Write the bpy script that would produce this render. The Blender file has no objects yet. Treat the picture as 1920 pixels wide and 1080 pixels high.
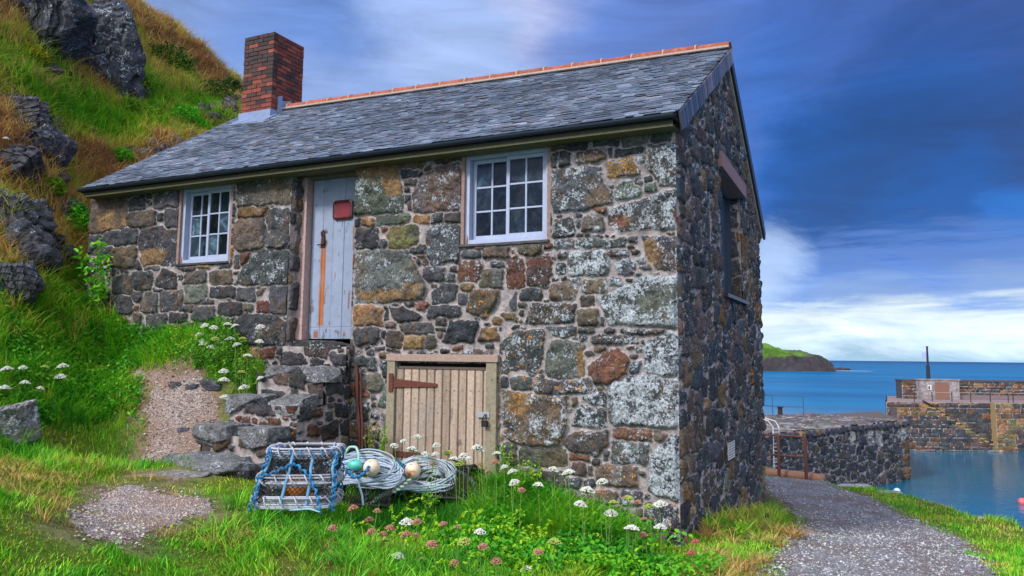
import bpy, bmesh, math, random
import numpy as np
from mathutils import Vector, Matrix
rng = np.random.default_rng(7); random.seed(7)
COL = bpy.context.scene.collection
R_ = math.radians

def lin(c):
    c = np.array(c, float) / 255.0
    return np.where(c <= .04045, c / 12.92, ((c + .055) / 1.055) ** 2.4)

# ---------------------------------------------------------------- camera
F, YAW, PITCH, ROLL, CX, CY, SY, CZ = 1442.135, R_(25.769), R_(6.037), R_(.612), 1.833, -7.593, -23.284, 1.78
f0 = np.array([-math.sin(YAW), math.cos(YAW), 0]); r0 = np.array([math.cos(YAW), math.sin(YAW), 0]); u0 = np.array([0, 0, 1.])
FW = f0 * math.cos(PITCH) + u0 * math.sin(PITCH); up_ = -f0 * math.sin(PITCH) + u0 * math.cos(PITCH)
RT = r0 * math.cos(ROLL) + up_ * math.sin(ROLL); UP = -r0 * math.sin(ROLL) + up_ * math.cos(ROLL)
EYE = np.array([CX, CY, CZ])
def rayd(u, v): return FW + RT * (u - 960) / F - UP * (v - 540 - SY) / F
def onY(u, v, y=0.): d = rayd(u, v); return EYE + d * (y - EYE[1]) / d[1]
def onX(u, v, x=0.): d = rayd(u, v); return EYE + d * (x - EYE[0]) / d[0]
def onZ(u, v, z=0.): d = rayd(u, v); return EYE + d * (z - EYE[2]) / d[2]
def onD(u, v, d): return EYE + rayd(u, v) * d
cam = bpy.data.objects.new('camera', bpy.data.cameras.new('camera')); COL.objects.link(cam)
M = Matrix.Identity(4)
for i in range(3): M[i][0], M[i][1], M[i][2], M[i][3] = RT[i], UP[i], -FW[i], EYE[i]
cam.matrix_world = M
cam.data.sensor_width = 36; cam.data.lens = F / 1920 * 36; cam.data.shift_y = SY / 1920
cam.data.clip_start = .05; cam.data.clip_end = 40000
S = bpy.context.scene; S.camera = cam
S.view_settings.view_transform = 'Standard'; S.view_settings.look = 'None'; S.view_settings.exposure = 0.5; S.view_settings.gamma = 1

# ---------------------------------------------------------------- sky + sun
SUN_EL, SUN_AZ = R_(38), R_(205)     # azimuth of the sun measured from +Y clockwise (light comes from behind the camera, left)
w = bpy.data.worlds.new('World'); S.world = w; w.use_nodes = True
nt = w.node_tree; nt.nodes.clear()
def N(nt, t, **k):
    n = nt.nodes.new(t)
    for a, b in k.items(): setattr(n, a, b)
    return n
def mathn(nt, op, a, b=None, c=None, clamp=False):
    n = N(nt, 'ShaderNodeMath', operation=op); n.use_clamp = clamp
    for i, x in enumerate((a, b, c)):
        if x is None: continue
        if isinstance(x, (int, float)): n.inputs[i].default_value = x
        else: nt.links.new(x, n.inputs[i])
    return n.outputs[0]
def mixc(nt, fac, a, b, blend='MIX'):
    n = N(nt, 'ShaderNodeMix', data_type='RGBA', blend_type=blend)
    for s, x in ((n.inputs[0], fac), (n.inputs[6], a), (n.inputs[7], b)):
        if isinstance(x, (int, float)): s.default_value = x
        elif isinstance(x, (tuple, list, np.ndarray)): s.default_value = (*[float(q) for q in x[:3]], 1)
        else: nt.links.new(x, s)
    return n.outputs[2]
def mapr(nt, x, a, b, c=0., d=1., interp='SMOOTHSTEP'):
    n = N(nt, 'ShaderNodeMapRange', interpolation_type=interp); nt.links.new(x, n.inputs[0])
    for i, q in enumerate((a, b, c, d)): n.inputs[i + 1].default_value = q
    return n.outputs[0]
def noise(nt, vec, scale, detail=4., rough=.55, dist=0., out=0):
    n = N(nt, 'ShaderNodeTexNoise'); nt.links.new(vec, n.inputs['Vector'])
    n.inputs['Scale'].default_value = scale; n.inputs['Detail'].default_value = detail; n.inputs['Roughness'].default_value = rough; n.inputs['Distortion'].default_value = dist
    return n.outputs[out]
tc = N(nt, 'ShaderNodeTexCoord').outputs['Generated']
mp = N(nt, 'ShaderNodeMapping'); nt.links.new(tc, mp.inputs[0]); mp.inputs['Scale'].default_value = (1, 1, 2.2); mp.inputs['Rotation'].default_value = (0, 0, .3)
wn = noise(nt, mp.outputs[0], 2.8, 9, .62, .4, 1)
wv = N(nt, 'ShaderNodeVectorMath', operation='MULTIPLY_ADD'); nt.links.new(wn, wv.inputs[0]); wv.inputs[1].default_value = (.26, .26, .22); wv.inputs[2].default_value = (-.13, -.13, -.11)
wa = N(nt, 'ShaderNodeVectorMath', operation='ADD'); nt.links.new(tc, wa.inputs[0]); nt.links.new(wv.outputs[0], wa.inputs[1])
wd = N(nt, 'ShaderNodeVectorMath', operation='NORMALIZE'); nt.links.new(wa.outputs[0], wd.inputs[0]); wdir = wd.outputs[0]
sx = N(nt, 'ShaderNodeSeparateXYZ'); nt.links.new(tc, sx.inputs[0]); elev = sx.outputs[2]
mp2 = N(nt, 'ShaderNodeMapping'); nt.links.new(tc, mp2.inputs[0]); mp2.inputs['Scale'].default_value = (2.2, 2.2, 26)
streak = noise(nt, mp2.outputs[0], 2.2, 5, .6, .4)
mp3 = N(nt, 'ShaderNodeMapping'); nt.links.new(tc, mp3.inputs[0]); mp3.inputs['Scale'].default_value = (1.3, 1.3, 5)
puff = noise(nt, mp3.outputs[0], 4.2, 9, .62, .8)
col = mixc(nt, mapr(nt, elev, .1, .6), lin((66, 106, 184)), lin((84, 122, 190)))
def blob(prev, u, v, rad, c, k=1., inner=.15, d=None):
    d = rayd(u, v) if d is None else np.array(d, float); d = d / np.linalg.norm(d)
    dt = N(nt, 'ShaderNodeVectorMath', operation='DOT_PRODUCT'); nt.links.new(wdir, dt.inputs[0]); dt.inputs[1].default_value = tuple(d)
    a = math.atan(rad / F)
    return mixc(nt, mapr(nt, dt.outputs['Value'], math.cos(a), math.cos(a * inner), 0, k), prev, lin(c) if max(c) > 3 else c)
for b in ((330, 20, 460, (112, 136, 186)), (640, 100, 260, (92, 124, 186), .8), (560, 230, 160, (150, 172, 214), .6, .05), (920, 120, 260, (156, 176, 214), .75, .02), (820, 190, 220, (146, 168, 210), .6, .02), (1065, -5, 130, (190, 192, 218), .7, .02), (1150, 10, 220, (124, 140, 190), .6, .05),
          (1250, 110, 260, (84, 114, 180), .9), (1480, 60, 320, (78, 104, 168), .9), (1560, 190, 260, (42, 92, 170), .9), (1760, 60, 300, (56, 84, 150), .8), (1900, 180, 300, (40, 66, 128), .9), (1720, 230, 220, (24, 72, 140), .85),
          (1660, 330, 240, (16, 68, 134), .95, .2), (1540, 400, 210, (4, 76, 154), .95, .2), (1600, 340, 170, (22, 54, 104), .5, .02), (1900, 330, 210, (24, 58, 116), .8, .2), (1800, 410, 150, (8, 76, 152), .9), (1930, 440, 90, (20, 98, 180), .8)):
    col = blob(col, *b)
# bands above the horizon, broken up by streaks
e2 = mathn(nt, 'ADD', elev, mathn(nt, 'MULTIPLY', mathn(nt, 'SUBTRACT', streak, .5), .075))
e2 = mathn(nt, 'ADD', e2, mathn(nt, 'MULTIPLY', mathn(nt, 'SUBTRACT', puff, .5), .10))
low = N(nt, 'ShaderNodeValToRGB'); nt.links.new(e2, low.inputs[0]); cr = low.color_ramp
stops = [(0., (150, 188, 216)), (.010, (168, 196, 220)), (.026, (186, 208, 226)), (.05, (208, 222, 228)), (.062, (176, 196, 220)), (.078, (122, 152, 204)), (.11, (80, 118, 186)), (.15, (66, 104, 176))]
cr.elements[0].position = 0; cr.elements[0].color = (*lin(stops[0][1]), 1); cr.elements[1].position = stops[-1][0]; cr.elements[1].color = (*lin(stops[-1][1]), 1)
for p_, c_ in stops[1:-1]:
    e = cr.elements.new(p_); e.color = (*lin(c_), 1)
col = mixc(nt, mapr(nt, e2, .125, .16), low.outputs[0], col)
col = blob(col, 1450, 500, 120, (168, 190, 222), .7, .05)
# soft brightness texture
col = mixc(nt, .62, col, mixc(nt, 1., col, mapr(nt, puff, .3, .7, .72, 1.35, 'LINEAR'), 'MULTIPLY'))
# cloud glow added overhead and behind the camera, out of view, as extra light
bk = -f0 * .75 + np.array([0, 0, .8])
col = blob(col, 0, 0, 2600, (1.55, 1.5, 1.45), 1, .1, bk)
sky = N(nt, 'ShaderNodeTexSky', sky_type='NISHITA'); sky.sun_disc = False; sky.sun_elevation = SUN_EL; sky.sun_rotation = SUN_AZ
sk = N(nt, 'ShaderNodeVectorMath', operation='SCALE'); nt.links.new(sky.outputs[0], sk.inputs[0]); sk.inputs['Scale'].default_value = .10
bgA = N(nt, 'ShaderNodeBackground'); nt.links.new(sk.outputs[0], bgA.inputs[0])
bgB = N(nt, 'ShaderNodeBackground'); nt.links.new(col, bgB.inputs[0]); bgB.inputs[1].default_value = 1.
ms = N(nt, 'ShaderNodeMixShader'); ms.inputs[0].default_value = .93; nt.links.new(bgA.outputs[0], ms.inputs[1]); nt.links.new(bgB.outputs[0], ms.inputs[2])
nt.links.new(ms.outputs[0], N(nt, 'ShaderNodeOutputWorld').inputs[0])
sl = bpy.data.lights.new('sun', 'SUN'); sl.energy = 2.5; sl.angle = R_(10); sl.color = (1, .95, .88)
so = bpy.data.objects.new('sun', sl); COL.objects.link(so)
sd = Vector((math.sin(SUN_AZ) * math.cos(SUN_EL), math.cos(SUN_AZ) * math.cos(SUN_EL), math.sin(SUN_EL)))
so.rotation_euler = sd.to_track_quat('Z', 'Y').to_euler()

# ---------------------------------------------------------------- noise
def _h(ix, iy, iz, s):
    h = (ix.astype(np.int64) * 374761393 + iy.astype(np.int64) * 668265263 + iz.astype(np.int64) * 2147483647 + s * 1274126177) & 0xffffffff
    h = ((h ^ (h >> 13)) * 1274126177) & 0xffffffff
    return ((h ^ (h >> 16)) & 0xffffff) / float(0xffffff)
def vn(x, y, z=0., s=0):
    x, y, z = np.broadcast_arrays(np.asarray(x, float), np.asarray(y, float), np.asarray(z, float))
    ix, iy, iz = np.floor(x), np.floor(y), np.floor(z); fx, fy, fz = x - ix, y - iy, z - iz
    fx, fy, fz = [q * q * (3 - 2 * q) for q in (fx, fy, fz)]
    r = 0
    for a in (0, 1):
        for b in (0, 1):
            for c in (0, 1):
                r = r + _h(ix + a, iy + b, iz + c, s) * (fx if a else 1 - fx) * (fy if b else 1 - fy) * (fz if c else 1 - fz)
    return r * 2 - 1
def fbm(x, y, z=0., o=4, s=0, g=.5):
    r = 0; a = 1; t = 0
    for i in range(o):
        k = 2.03 ** i
        r = r + a * vn(np.asarray(x) * k + 17.3 * i, np.asarray(y) * k - 9.1 * i, np.asarray(z) * k + 3.7 * i, s + i); t += a; a *= g
    return r / t
def sst(x, a, b):
    t = np.clip((x - a) / (b - a), 0, 1); return t * t * (3 - 2 * t)

# ---------------------------------------------------------------- mesh helpers
def mk(name, V, Fc, mat=None, parent=None, smooth=False, attrs=None, mats=None, mi=None):
    V = np.asarray(V, np.float32).reshape(-1, 3)
    me = bpy.data.meshes.new(name)
    if isinstance(Fc, np.ndarray): Fl = [Fc]
    else: Fl = Fc
    if len(Fl) and isinstance(Fl[0], np.ndarray) and Fl[0].ndim == 2:
        tot = [np.full(len(q), q.shape[1]) for q in Fl]; tot = np.concatenate(tot); idx = np.concatenate([q.ravel() for q in Fl])
    else:
        tot = np.array([len(q) for q in Fl]); idx = np.concatenate([np.asarray(q) for q in Fl])
    me.vertices.add(len(V)); me.vertices.foreach_set('co', V.ravel())
    me.loops.add(len(idx)); me.loops.foreach_set('vertex_index', idx.astype(np.int32))
    st = np.concatenate([[0], np.cumsum(tot)[:-1]]).astype(np.int32)
    me.polygons.add(len(tot)); me.polygons.foreach_set('loop_start', st); me.polygons.foreach_set('loop_total', tot.astype(np.int32))
    me.polygons.foreach_set('use_smooth', np.full(len(tot), smooth))
    for m in (mats or ([mat] if mat else [])): me.materials.append(m)
    if mi is not None: me.polygons.foreach_set('material_index', np.asarray(mi, np.int32))
    for k, a in (attrs or {}).items():
        a = np.asarray(a, np.float32)
        if a.ndim == 1: a = np.repeat(a[:, None], 3, 1)
        at = me.attributes.new(k, 'FLOAT_COLOR', 'POINT')
        at.data.foreach_set('color', np.concatenate([a, np.ones((len(a), 1), np.float32)], 1).ravel())
    me.update(calc_edges=True); me.validate()
    o = bpy.data.objects.new(name, me); COL.objects.link(o)
    if parent: o.parent = parent
    return o
def tag(o, label=None, cat=None, group=None, kind=None):
    for k, x in (('label', label), ('category', cat), ('group', group), ('kind', kind)):
        if x: o[k] = x
    return o
def empty(name, label=None, cat=None, group=None, loc=(0, 0, 0)):
    o = bpy.data.objects.new(name, None); o.location = loc; o.empty_display_size = .1; COL.objects.link(o)
    return tag(o, label, cat, group)
class MB:
    """collects verts / faces / colours for one mesh"""
    def __init__(s): s.v = []; s.f = []; s.c = []; s.n = 0
    def add(s, V, Fc, c=(1, 1, 1)):
        V = np.asarray(V, float); s.v.append(V)
        s.f += [[int(i) + s.n for i in q] for q in Fc]
        c = np.asarray(c, float); s.c.append(np.tile(c, (len(V), 1)) if c.ndim == 1 else c); s.n += len(V)
    def box(s, a, b, c=(1, 1, 1), jit=0.):
        (x0, y0, z0), (x1, y1, z1) = a, b
        V = np.array([(x0, y0, z0), (x1, y0, z0), (x1, y1, z0), (x0, y1, z0), (x0, y0, z1), (x1, y0, z1), (x1, y1, z1), (x0, y1, z1)], float)
        if jit: V += rng.uniform(-jit, jit, V.shape)
        s.add(V, [(0, 3, 2, 1), (4, 5, 6, 7), (0, 1, 5, 4), (1, 2, 6, 5), (2, 3, 7, 6), (3, 0, 4, 7)], c)
    def obox(s, P, ax, ay, az, c=(1, 1, 1)):
        P, ax, ay, az = [np.asarray(q, float) for q in (P, ax, ay, az)]
        V = [P + ax * i + ay * j + az * k for k in (0, 1) for i, j in ((0, 0), (1, 0), (1, 1), (0, 1))]
        s.add(V, [(0, 3, 2, 1), (4, 5, 6, 7), (0, 1, 5, 4), (1, 2, 6, 5), (2, 3, 7, 6), (3, 0, 4, 7)], c)
    def tube(s, P, r, n=6, c=(1, 1, 1), twist=0., closed=False):
        P = np.asarray(P, float); m = len(P); r = np.broadcast_to(r, (m,))
        if closed: T = np.roll(P, -1, 0) - np.roll(P, 1, 0)
        else: T = np.gradient(P, axis=0)
        T /= np.linalg.norm(T, axis=1)[:, None] + 1e-9
        ref = np.array([0, 0, 1.]) if abs(T[:, 2]).mean() < .8 else np.array([1., 0, 0])
        A = np.cross(T, ref); A /= np.linalg.norm(A, axis=1)[:, None] + 1e-9; B = np.cross(T, A)
        ph = np.arange(n) / n * 2 * math.pi
        ph = ph[None, :] + (np.arange(m) * twist)[:, None]
        V = P[:, None] + r[:, None, None] * (np.cos(ph)[..., None] * A[:, None] + np.sin(ph)[..., None] * B[:, None])
        Fc = []
        for i in range(m if closed else m - 1):
            j = (i + 1) % m
            for k in range(n): Fc.append((i * n + k, i * n + (k + 1) % n, j * n + (k + 1) % n, j * n + k))
        if not closed: Fc += [tuple(range(n))[::-1], tuple((m - 1) * n + k for k in range(n))]
        s.add(V.reshape(-1, 3), Fc, c)
    def sphere(s, P, r, n=12, c=(1, 1, 1)):
        r = np.broadcast_to(np.asarray(r, float), (3,)); V = [(0, 0, 1)]; h = n // 2
        for i in range(1, h):
            for k in range(n): a = math.pi * i / h; b = 2 * math.pi * k / n; V.append((math.sin(a) * math.cos(b), math.sin(a) * math.sin(b), math.cos(a)))
        V.append((0, 0, -1)); Fc = [(0, 1 + k, 1 + (k + 1) % n) for k in range(n)]
        for i in range(h - 2):
            for k in range(n): Fc.append((1 + i * n + k, 1 + (i + 1) * n + k, 1 + (i + 1) * n + (k + 1) % n, 1 + i * n + (k + 1) % n))
        l = len(V) - 1; Fc += [(l, l - n + (k + 1) % n, l - n + k) for k in range(n)]
        s.add(np.array(V) * r + np.asarray(P), Fc, c)
    def build(s, name, mat, parent=None, smooth=False):
        V = np.concatenate(s.v); c = np.concatenate(s.c)
        return mk(name, V, s.f, mat, parent, smooth, {'Col': c})
def grid(nu, nv):
    i = np.arange(nu * nv).reshape(nv, nu)
    return np.stack([i[:-1, :-1], i[:-1, 1:], i[1:, 1:], i[1:, :-1]], -1).reshape(-1, 4)

# ---------------------------------------------------------------- materials
def newmat(name):
    m = bpy.data.materials.new(name); m.use_nodes = True; t = m.node_tree; t.nodes.clear()
    b = N(t, 'ShaderNodeBsdfPrincipled'); o = N(t, 'ShaderNodeOutputMaterial'); t.links.new(b.outputs[0], o.inputs[0])
    return m, t, b
def setc(t, b, x, s='Base Color'):
    if isinstance(x, (tuple, list, np.ndarray)): b.inputs[s].default_value = (*[float(q) for q in x[:3]], 1)
    else: t.links.new(x, b.inputs[s])
def attr(t, n): return N(t, 'ShaderNodeAttribute', attribute_name=n).outputs['Color']
def pos(t): return N(t, 'ShaderNodeNewGeometry').outputs['Position']
def bump(t, b, h, k, dist=.01):
    n = N(t, 'ShaderNodeBump'); n.inputs['Strength'].default_value = k; n.inputs['Distance'].default_value = dist
    t.links.new(h, n.inputs['Height']); t.links.new(n.outputs[0], b.inputs['Normal'])
def m_attr(name, rough=.7, var=.5, scale=20., bmp=.3, bd=.004, metal=0., spec=.5, sheen=0):
    """vertex colour x procedural mottling"""
    m, t, b = newmat(name); p = pos(t)
    n = noise(t, p, scale, 5, .6)
    c = mixc(t, 1., attr(t, 'Col'), mapr(t, n, .25, .75, 1 - var, 1 + var, 'LINEAR'), 'MULTIPLY')
    setc(t, b, c); b.inputs['Roughness'].default_value = rough; b.inputs['Metallic'].default_value = metal; b.inputs['Specular IOR Level'].default_value = spec
    if bmp: bump(t, b, noise(t, p, scale * 3, 5, .65), bmp, bd)
    return m
def m_leaf(name, trans=.25, rough=.55):
    m, t, b = newmat(name); c = attr(t, 'Col'); setc(t, b, c); b.inputs['Roughness'].default_value = rough; b.inputs['Specular IOR Level'].default_value = .25
    tr = N(t, 'ShaderNodeBsdfTranslucent'); t.links.new(c, tr.inputs[0]); mx = N(t, 'ShaderNodeMixShader'); mx.inputs[0].default_value = trans
    o = [q for q in t.nodes if q.type == 'OUTPUT_MATERIAL'][0]
    t.links.new(b.outputs[0], mx.inputs[1]); t.links.new(tr.outputs[0], mx.inputs[2]); t.links.new(mx.outputs[0], o.inputs[0])
    return m
def m_stone(name, lscale=1., mort=True):
    """Col = stone colour; Msk.r white lichen amount, .g orange lichen amount, .b mortar"""
    m, t, b = newmat(name); p = pos(t); L = t.links
    sp = N(t, 'ShaderNodeSeparateColor'); L.new(attr(t, 'Msk'), sp.inputs[0]); li, og, mo = sp.outputs
    n1 = noise(t, p, 9 * lscale, 6, .65, .4); n2 = noise(t, p, 55 * lscale, 6, .7)
    c = mixc(t, 1., attr(t, 'Col'), mapr(t, n1, .3, .7, .45, 1.5, 'LINEAR'), 'MULTIPLY')
    c = mixc(t, 1., c, mapr(t, n2, .32, .68, .3, 1.7, 'LINEAR'), 'MULTIPLY')
    rus = noise(t, p, 5 * lscale, 5, .6, .8, 0)
    c = mixc(t, mapr(t, rus, .58, .72, 0, .3), c, lin((112, 88, 62)))
    # small pale crusts
    vor = N(t, 'ShaderNodeTexNoise'); L.new(p, vor.inputs['Vector']); vor.inputs['Scale'].default_value = 34 * lscale; vor.inputs['Detail'].default_value = 7; vor.inputs['Roughness'].default_value = .72; vor.inputs['Distortion'].default_value = .6
    big = noise(t, p, 7 * lscale, 3, .5)
    th = mathn(t, 'ADD', mathn(t, 'ADD', vor.outputs[0], mathn(t, 'MULTIPLY', li, .2)), mathn(t, 'MULTIPLY', mathn(t, 'SUBTRACT', big, .5), .55))
    lm = mapr(t, th, .64, .69)
    c = mixc(t, mathn(t, 'MULTIPLY', lm, mapr(t, li, 0., .08)), c, mixc(t, mapr(t, n2, .35, .65), lin((104, 113, 122)), lin((182, 191, 202))))
    og_n = noise(t, p, 16 * lscale, 6, .7, .5)
    om = mapr(t, mathn(t, 'ADD', og_n, mathn(t, 'MULTIPLY', og, .22)), .70, .75)
    c = mixc(t, mathn(t, 'MULTIPLY', om, mapr(t, og, .02, .1)), c, mixc(t, mapr(t, n2, .4, .6), lin((150, 96, 30)), lin((226, 150, 34))))
    mc = mixc(t, mapr(t, n1, .3, .7), lin((120, 114, 116)), lin((182, 174, 178)))
    mc = mixc(t, mapr(t, n2, .35, .7, 0, .45), mc, lin((92, 84, 80)))
    if mort: c = mixc(t, mapr(t, mo, .3, .7), c, mc)
    setc(t, b, c); b.inputs['Roughness'].default_value = .85; b.inputs['Specular IOR Level'].default_value = .3
    h = mathn(t, 'ADD', mathn(t, 'MULTIPLY', n2, .6), mathn(t, 'MULTIPLY', lm, .25)); h = mathn(t, 'ADD', h, n1)
    bump(t, b, h, .8, .012 / lscale)
    return m
STONE = m_stone('rubble_stone'); STONE_FAR = m_stone('pier_stone', .35); ROCK = m_stone('crag_rock', .5, False)
PAINT = m_attr('old_paint', .55, .12, 14, .25, .002); WOOD = m_attr('weathered_wood', .8, .3, 30, .5, .003)
IRON = m_attr('rusty_iron', .85, .5, 40, .5, .003); GEN = m_attr('matt', .8, .25, 30, .3, .003)
SLATE = m_attr('slate', .42, .3, 12, .3, .002, spec=.6); TERRA = m_attr('terracotta', .8, .45, 18, .5, .004); BRICK = m_attr('brick', .85, .45, 22, .6, .006)
LEAD = m_attr('lead', .5, .2, 8, .2, .004); GUT = m_attr('gutter_paint', .35, .15, 10, .05, .002); ROPE = m_attr('rope', .75, .2, 60, .5, .003)
BUOY = m_attr('buoy_plastic', .45, .15, 14, .15, .002); NET = m_attr('net', .8, .2, 50, 0); PETAL = m_leaf('petal', .2, .7); LEAF = m_leaf('leaf', .3, .5); GRASS = m_leaf('grass', .3, .5)
STEM = m_attr('stem', .6, .2, 40, 0)
gm, t, b = newmat('window_glass'); p = pos(t)
setc(t, b, mixc(t, 1., mixc(t, mapr(t, noise(t, p, 5, 5, .7, 1), .45, .75), (.006, .009, .012), (.03, .045, .055)), attr(t, 'Col'), 'MULTIPLY')); t.links.new(mapr(t, noise(t, p, 9, 5, .7), .3, .7, .04, .28), b.inputs['Roughness']); b.inputs['Specular IOR Level'].default_value = .5
bump(t, b, noise(t, p, 3, 2), .15, .02); GLASS = gm

# ---------------------------------------------------------------- terrain
cuv = []   # (u, v, mode, value)
ctl = [(1275, 1022, 'y', 0), (0, 0, 'p', (-1, 0, .22)), (0, 0, 'p', (-2, 0, .42)), (0, 0, 'p', (-3.4, 0, .5)), (0, 0, 'p', (-4.0, -.3, .5)),
       (960, 1079, 'z', .02), (600, 1079, 'z', .2), (300, 1079, 'z', .33), (0, 1079, 'z', .5), (0, 950, 'z', .75), (250, 970, 'z', .45), (500, 930, 'z', .45),
       (350, 890, 'z', .6), (400, 860, 'z', .66), (530, 880, 'z', .5), (330, 810, 'z', .85), (330, 740, 'y', -.7), (262, 690, 'y', -.45), (880, 945, 'z', .25),
       (1100, 1079, 'z', -.03), (1270, 1079, 'z', -.05), (440, 700, 'y', -.3), (470, 655, 'y', 0), (300, 625, 'y', 0), (215, 590, 'y', 0),
       (120, 950, 'z', .6), (140, 870, 'd', 8.0), (0, 850, 'd', 7.6), (0, 700, 'd', 8.9), (0, 580, 'd', 9.8), (0, 480, 'd', 10.6), (0, 400, 'd', 11.3), (0, 200, 'd', 13.6), (0, 60, 'd', 15.4), (0, -60, 'd', 17),
       (200, 850, 'd', 8.9), (220, 760, 'd', 9.6), (200, 690, 'd', 10.4), (120, 760, 'd', 9.2), (120, 650, 'd', 10.3), (160, 560, 'd', 12.0), (90, 520, 'd', 11.6), (130, 440, 'd', 13.2), (150, 350, 'd', 14.4), (130, 200, 'd', 16.6), (90, 320, 'd', 13.6),
       (130, 60, 'd', 18.4), (130, -40, 'd', 20), (250, 250, 'd', 17.5), (250, 120, 'd', 20), (250, 10, 'd', 23.5), (350, 75, 'd', 25), (350, 230, 'd', 19.5), (450, 180, 'd', 26), (450, 225, 'd', 21.5), (200, 325, 'd', 15.2), (320, 150, 'd', 22), (300, 270, 'd', 17.2), (400, 130, 'd', 25.5),
       (1440, 1079, 'z', 0.0), (1600, 1079, 'z', -.05), (1880, 1079, 'z', -.1), (1920, 1079, 'z', -.12), (1520, 985, 'z', -.35), (1780, 1000, 'z', -.4), (1660, 940, 'z', -.6), (1450, 910, 'z', -.65), (1430, 888, 'z', -.9), (1540, 903, 'z', -.88),
       (1640, 915, 'z', -.82), (1760, 945, 'z', -.75), (1830, 972, 'z', -.7), (1920, 965, 'z', -.55), (1420, 945, 'z', -.45)]
for u, v, m_, a in ctl:
    q = np.array(a, float) if m_ == 'p' else onY(u, v, a) if m_ == 'y' else onZ(u, v, a) if m_ == 'z' else onD(u, v, a)
    cuv.append(q)
cuv += [np.array(q, float) for q in ((-23, 8, 13.8), (-26, 3, 14), (-24, 14, 13.2), (-19, 16, 10.5), (-12, 16, 6), (-8, 12, 3), (-4, 9, .9), (-9.2, 3, 2.9), (-9.4, 5.5, 4.2), (-6, 3, 1.6), (-3, 3, .3), (-3, 7, 0), (-1, 14, -1), (-3, 18, -1.05), (-8, 20, 1), (1.5, -7, -.05), (-2, -8, .25), (-5, -8, .9), (5, -7, -.1),
      (5, -3, -.1), (3.5, -1, -.1), (-9, -6, 3), (-14, -4, 7), (-20, -4, 12), (-10, -1.5, 2.6), (2.5, 12, -1), (4, 3, -.45), (4.5, 8, -.7), (-5, 12, 0.3), (-4, 22, -1.05), (-1, 20, -1.05))]
CT = np.array(cuv)
def _rbf_fit(P, z, sm=.02):
    d = np.linalg.norm(P[:, None] - P[None], axis=2); A = np.sqrt(d ** 2 + .6 ** 2); n = len(P)
    Q = np.c_[np.ones(n), P]; K = np.block([[-A - sm * np.eye(n), Q], [Q.T, np.zeros((3, 3))]])
    return np.linalg.solve(K, np.r_[z, 0, 0, 0])
CW = _rbf_fit(CT[:, :2], CT[:, 2])
EDGE = np.array([(5.6, -9), (5.4, -3), (4.6, 1), (3.9, 4.0), (3.35, 6.2), (3.15, 7.0), (2.6, 8.4), (1.65, 10.1), (.6, 10.6), (.45, 12), (-1.2, 14.0), (-2.6, 20), (-3.3, 25), (-6, 36)])
EDGE = EDGE[np.argsort(EDGE[:, 1])]
def zbase(x, y):
    x = np.asarray(x, float); y = np.asarray(y, float); sh = x.shape; x = x.ravel(); y = y.ravel(); out = np.empty(len(x))
    for i in range(0, len(x), 40000):
        a, b_ = x[i:i + 40000], y[i:i + 40000]
        d = np.sqrt((a[:, None] - CT[None, :, 0]) ** 2 + (b_[:, None] - CT[None, :, 1]) ** 2 + .36)
        out[i:i + 40000] = -d @ CW[:-3] + CW[-3] + CW[-2] * a + CW[-1] * b_
    return out.reshape(sh)
def hillw(x, y): return sst(zbase(x, y), 1.6, 3.2) * sst(-np.asarray(x), 6.0, 9.5)
def ground(x, y):
    z = zbase(x, y); h = sst(z, 1.7, 3.4) * sst(-np.asarray(x), 6.0, 9.0)
    z = z + .02 * fbm(x * 1.7, y * 1.7, 0, 4, 3) + h * (.62 * fbm(x * .9, y * .9, z * .9, 4, 8) + .16 * fbm(x * 3, y * 3, z * 3, 3, 5))
    e = np.interp(y, EDGE[:, 1], EDGE[:, 0]) + .12 * fbm(y * 1.5, x * 0, 0, 3, 12)
    k = sst(x, e, e + .5)
    return z * (1 - k) + k * -5.2
def inpoly(x, y, P):
    c = np.zeros(np.shape(x), bool); n = len(P)
    for i in range(n):
        x1, y1 = P[i]; x2, y2 = P[(i + 1) % n]
        if y1 == y2: continue
        c ^= ((y1 > y) != (y2 > y)) & (x < (x2 - x1) * (y - y1) / (y2 - y1) + x1)
    return c
def segd(x, y, P, closed=True):
    d = np.full(np.shape(x), 1e9); n = len(P)
    for i in range(n if closed else n - 1):
        a = np.array(P[i]); b_ = np.array(P[(i + 1) % n]); ab = b_ - a
        tt = np.clip(((x - a[0]) * ab[0] + (y - a[1]) * ab[1]) / (ab @ ab + 1e-12), 0, 1)
        d = np.minimum(d, np.hypot(x - a[0] - ab[0] * tt, y - a[1] - ab[1] * tt))
    return d
def sdp(x, y, P): d = segd(x, y, P); return np.where(inpoly(x, y, P), -d, d)
def pixpoly(pts, it=4):
    out = []
    for u, v in pts:
        z = -.3 if u > 1300 else .6
        for _ in range(25): q = onZ(u, v, z); z = .6 * z + .4 * float(np.clip(zbase(q[0], q[1]), -1.2, 2))
        out.append(onZ(u, v, z)[:2])
    return out
PATH_R = pixpoly([(1446, 1130), (1440, 1079), (1455, 1040), (1500, 1012), (1512, 985), (1478, 950), (1436, 918), (1425, 890), (1545, 902), (1570, 915), (1660, 950), (1740, 985), (1800, 1015), (1860, 1079), (1900, 1180)])
PATH_R[0] = (.95, -2.5); PATH_R[-1] = (2.75, -2.5)
PATH_L = pixpoly([(130, 975), (200, 915), (270, 912), (370, 940), (385, 965), (300, 985), (240, 1020), (160, 1005)])
PATH_U = [tuple(onY(u, v, y_)[:2]) for u, v, y_ in ((262, 852, -1.75), (272, 800, -1.35), (292, 750, -1.0), (278, 720, -.85), (245, 690, -.55), (300, 695, -.5), (380, 730, -.55), (425, 765, -.75), (398, 800, -1.1), (355, 830, -1.4), (315, 856, -1.75))]
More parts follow.
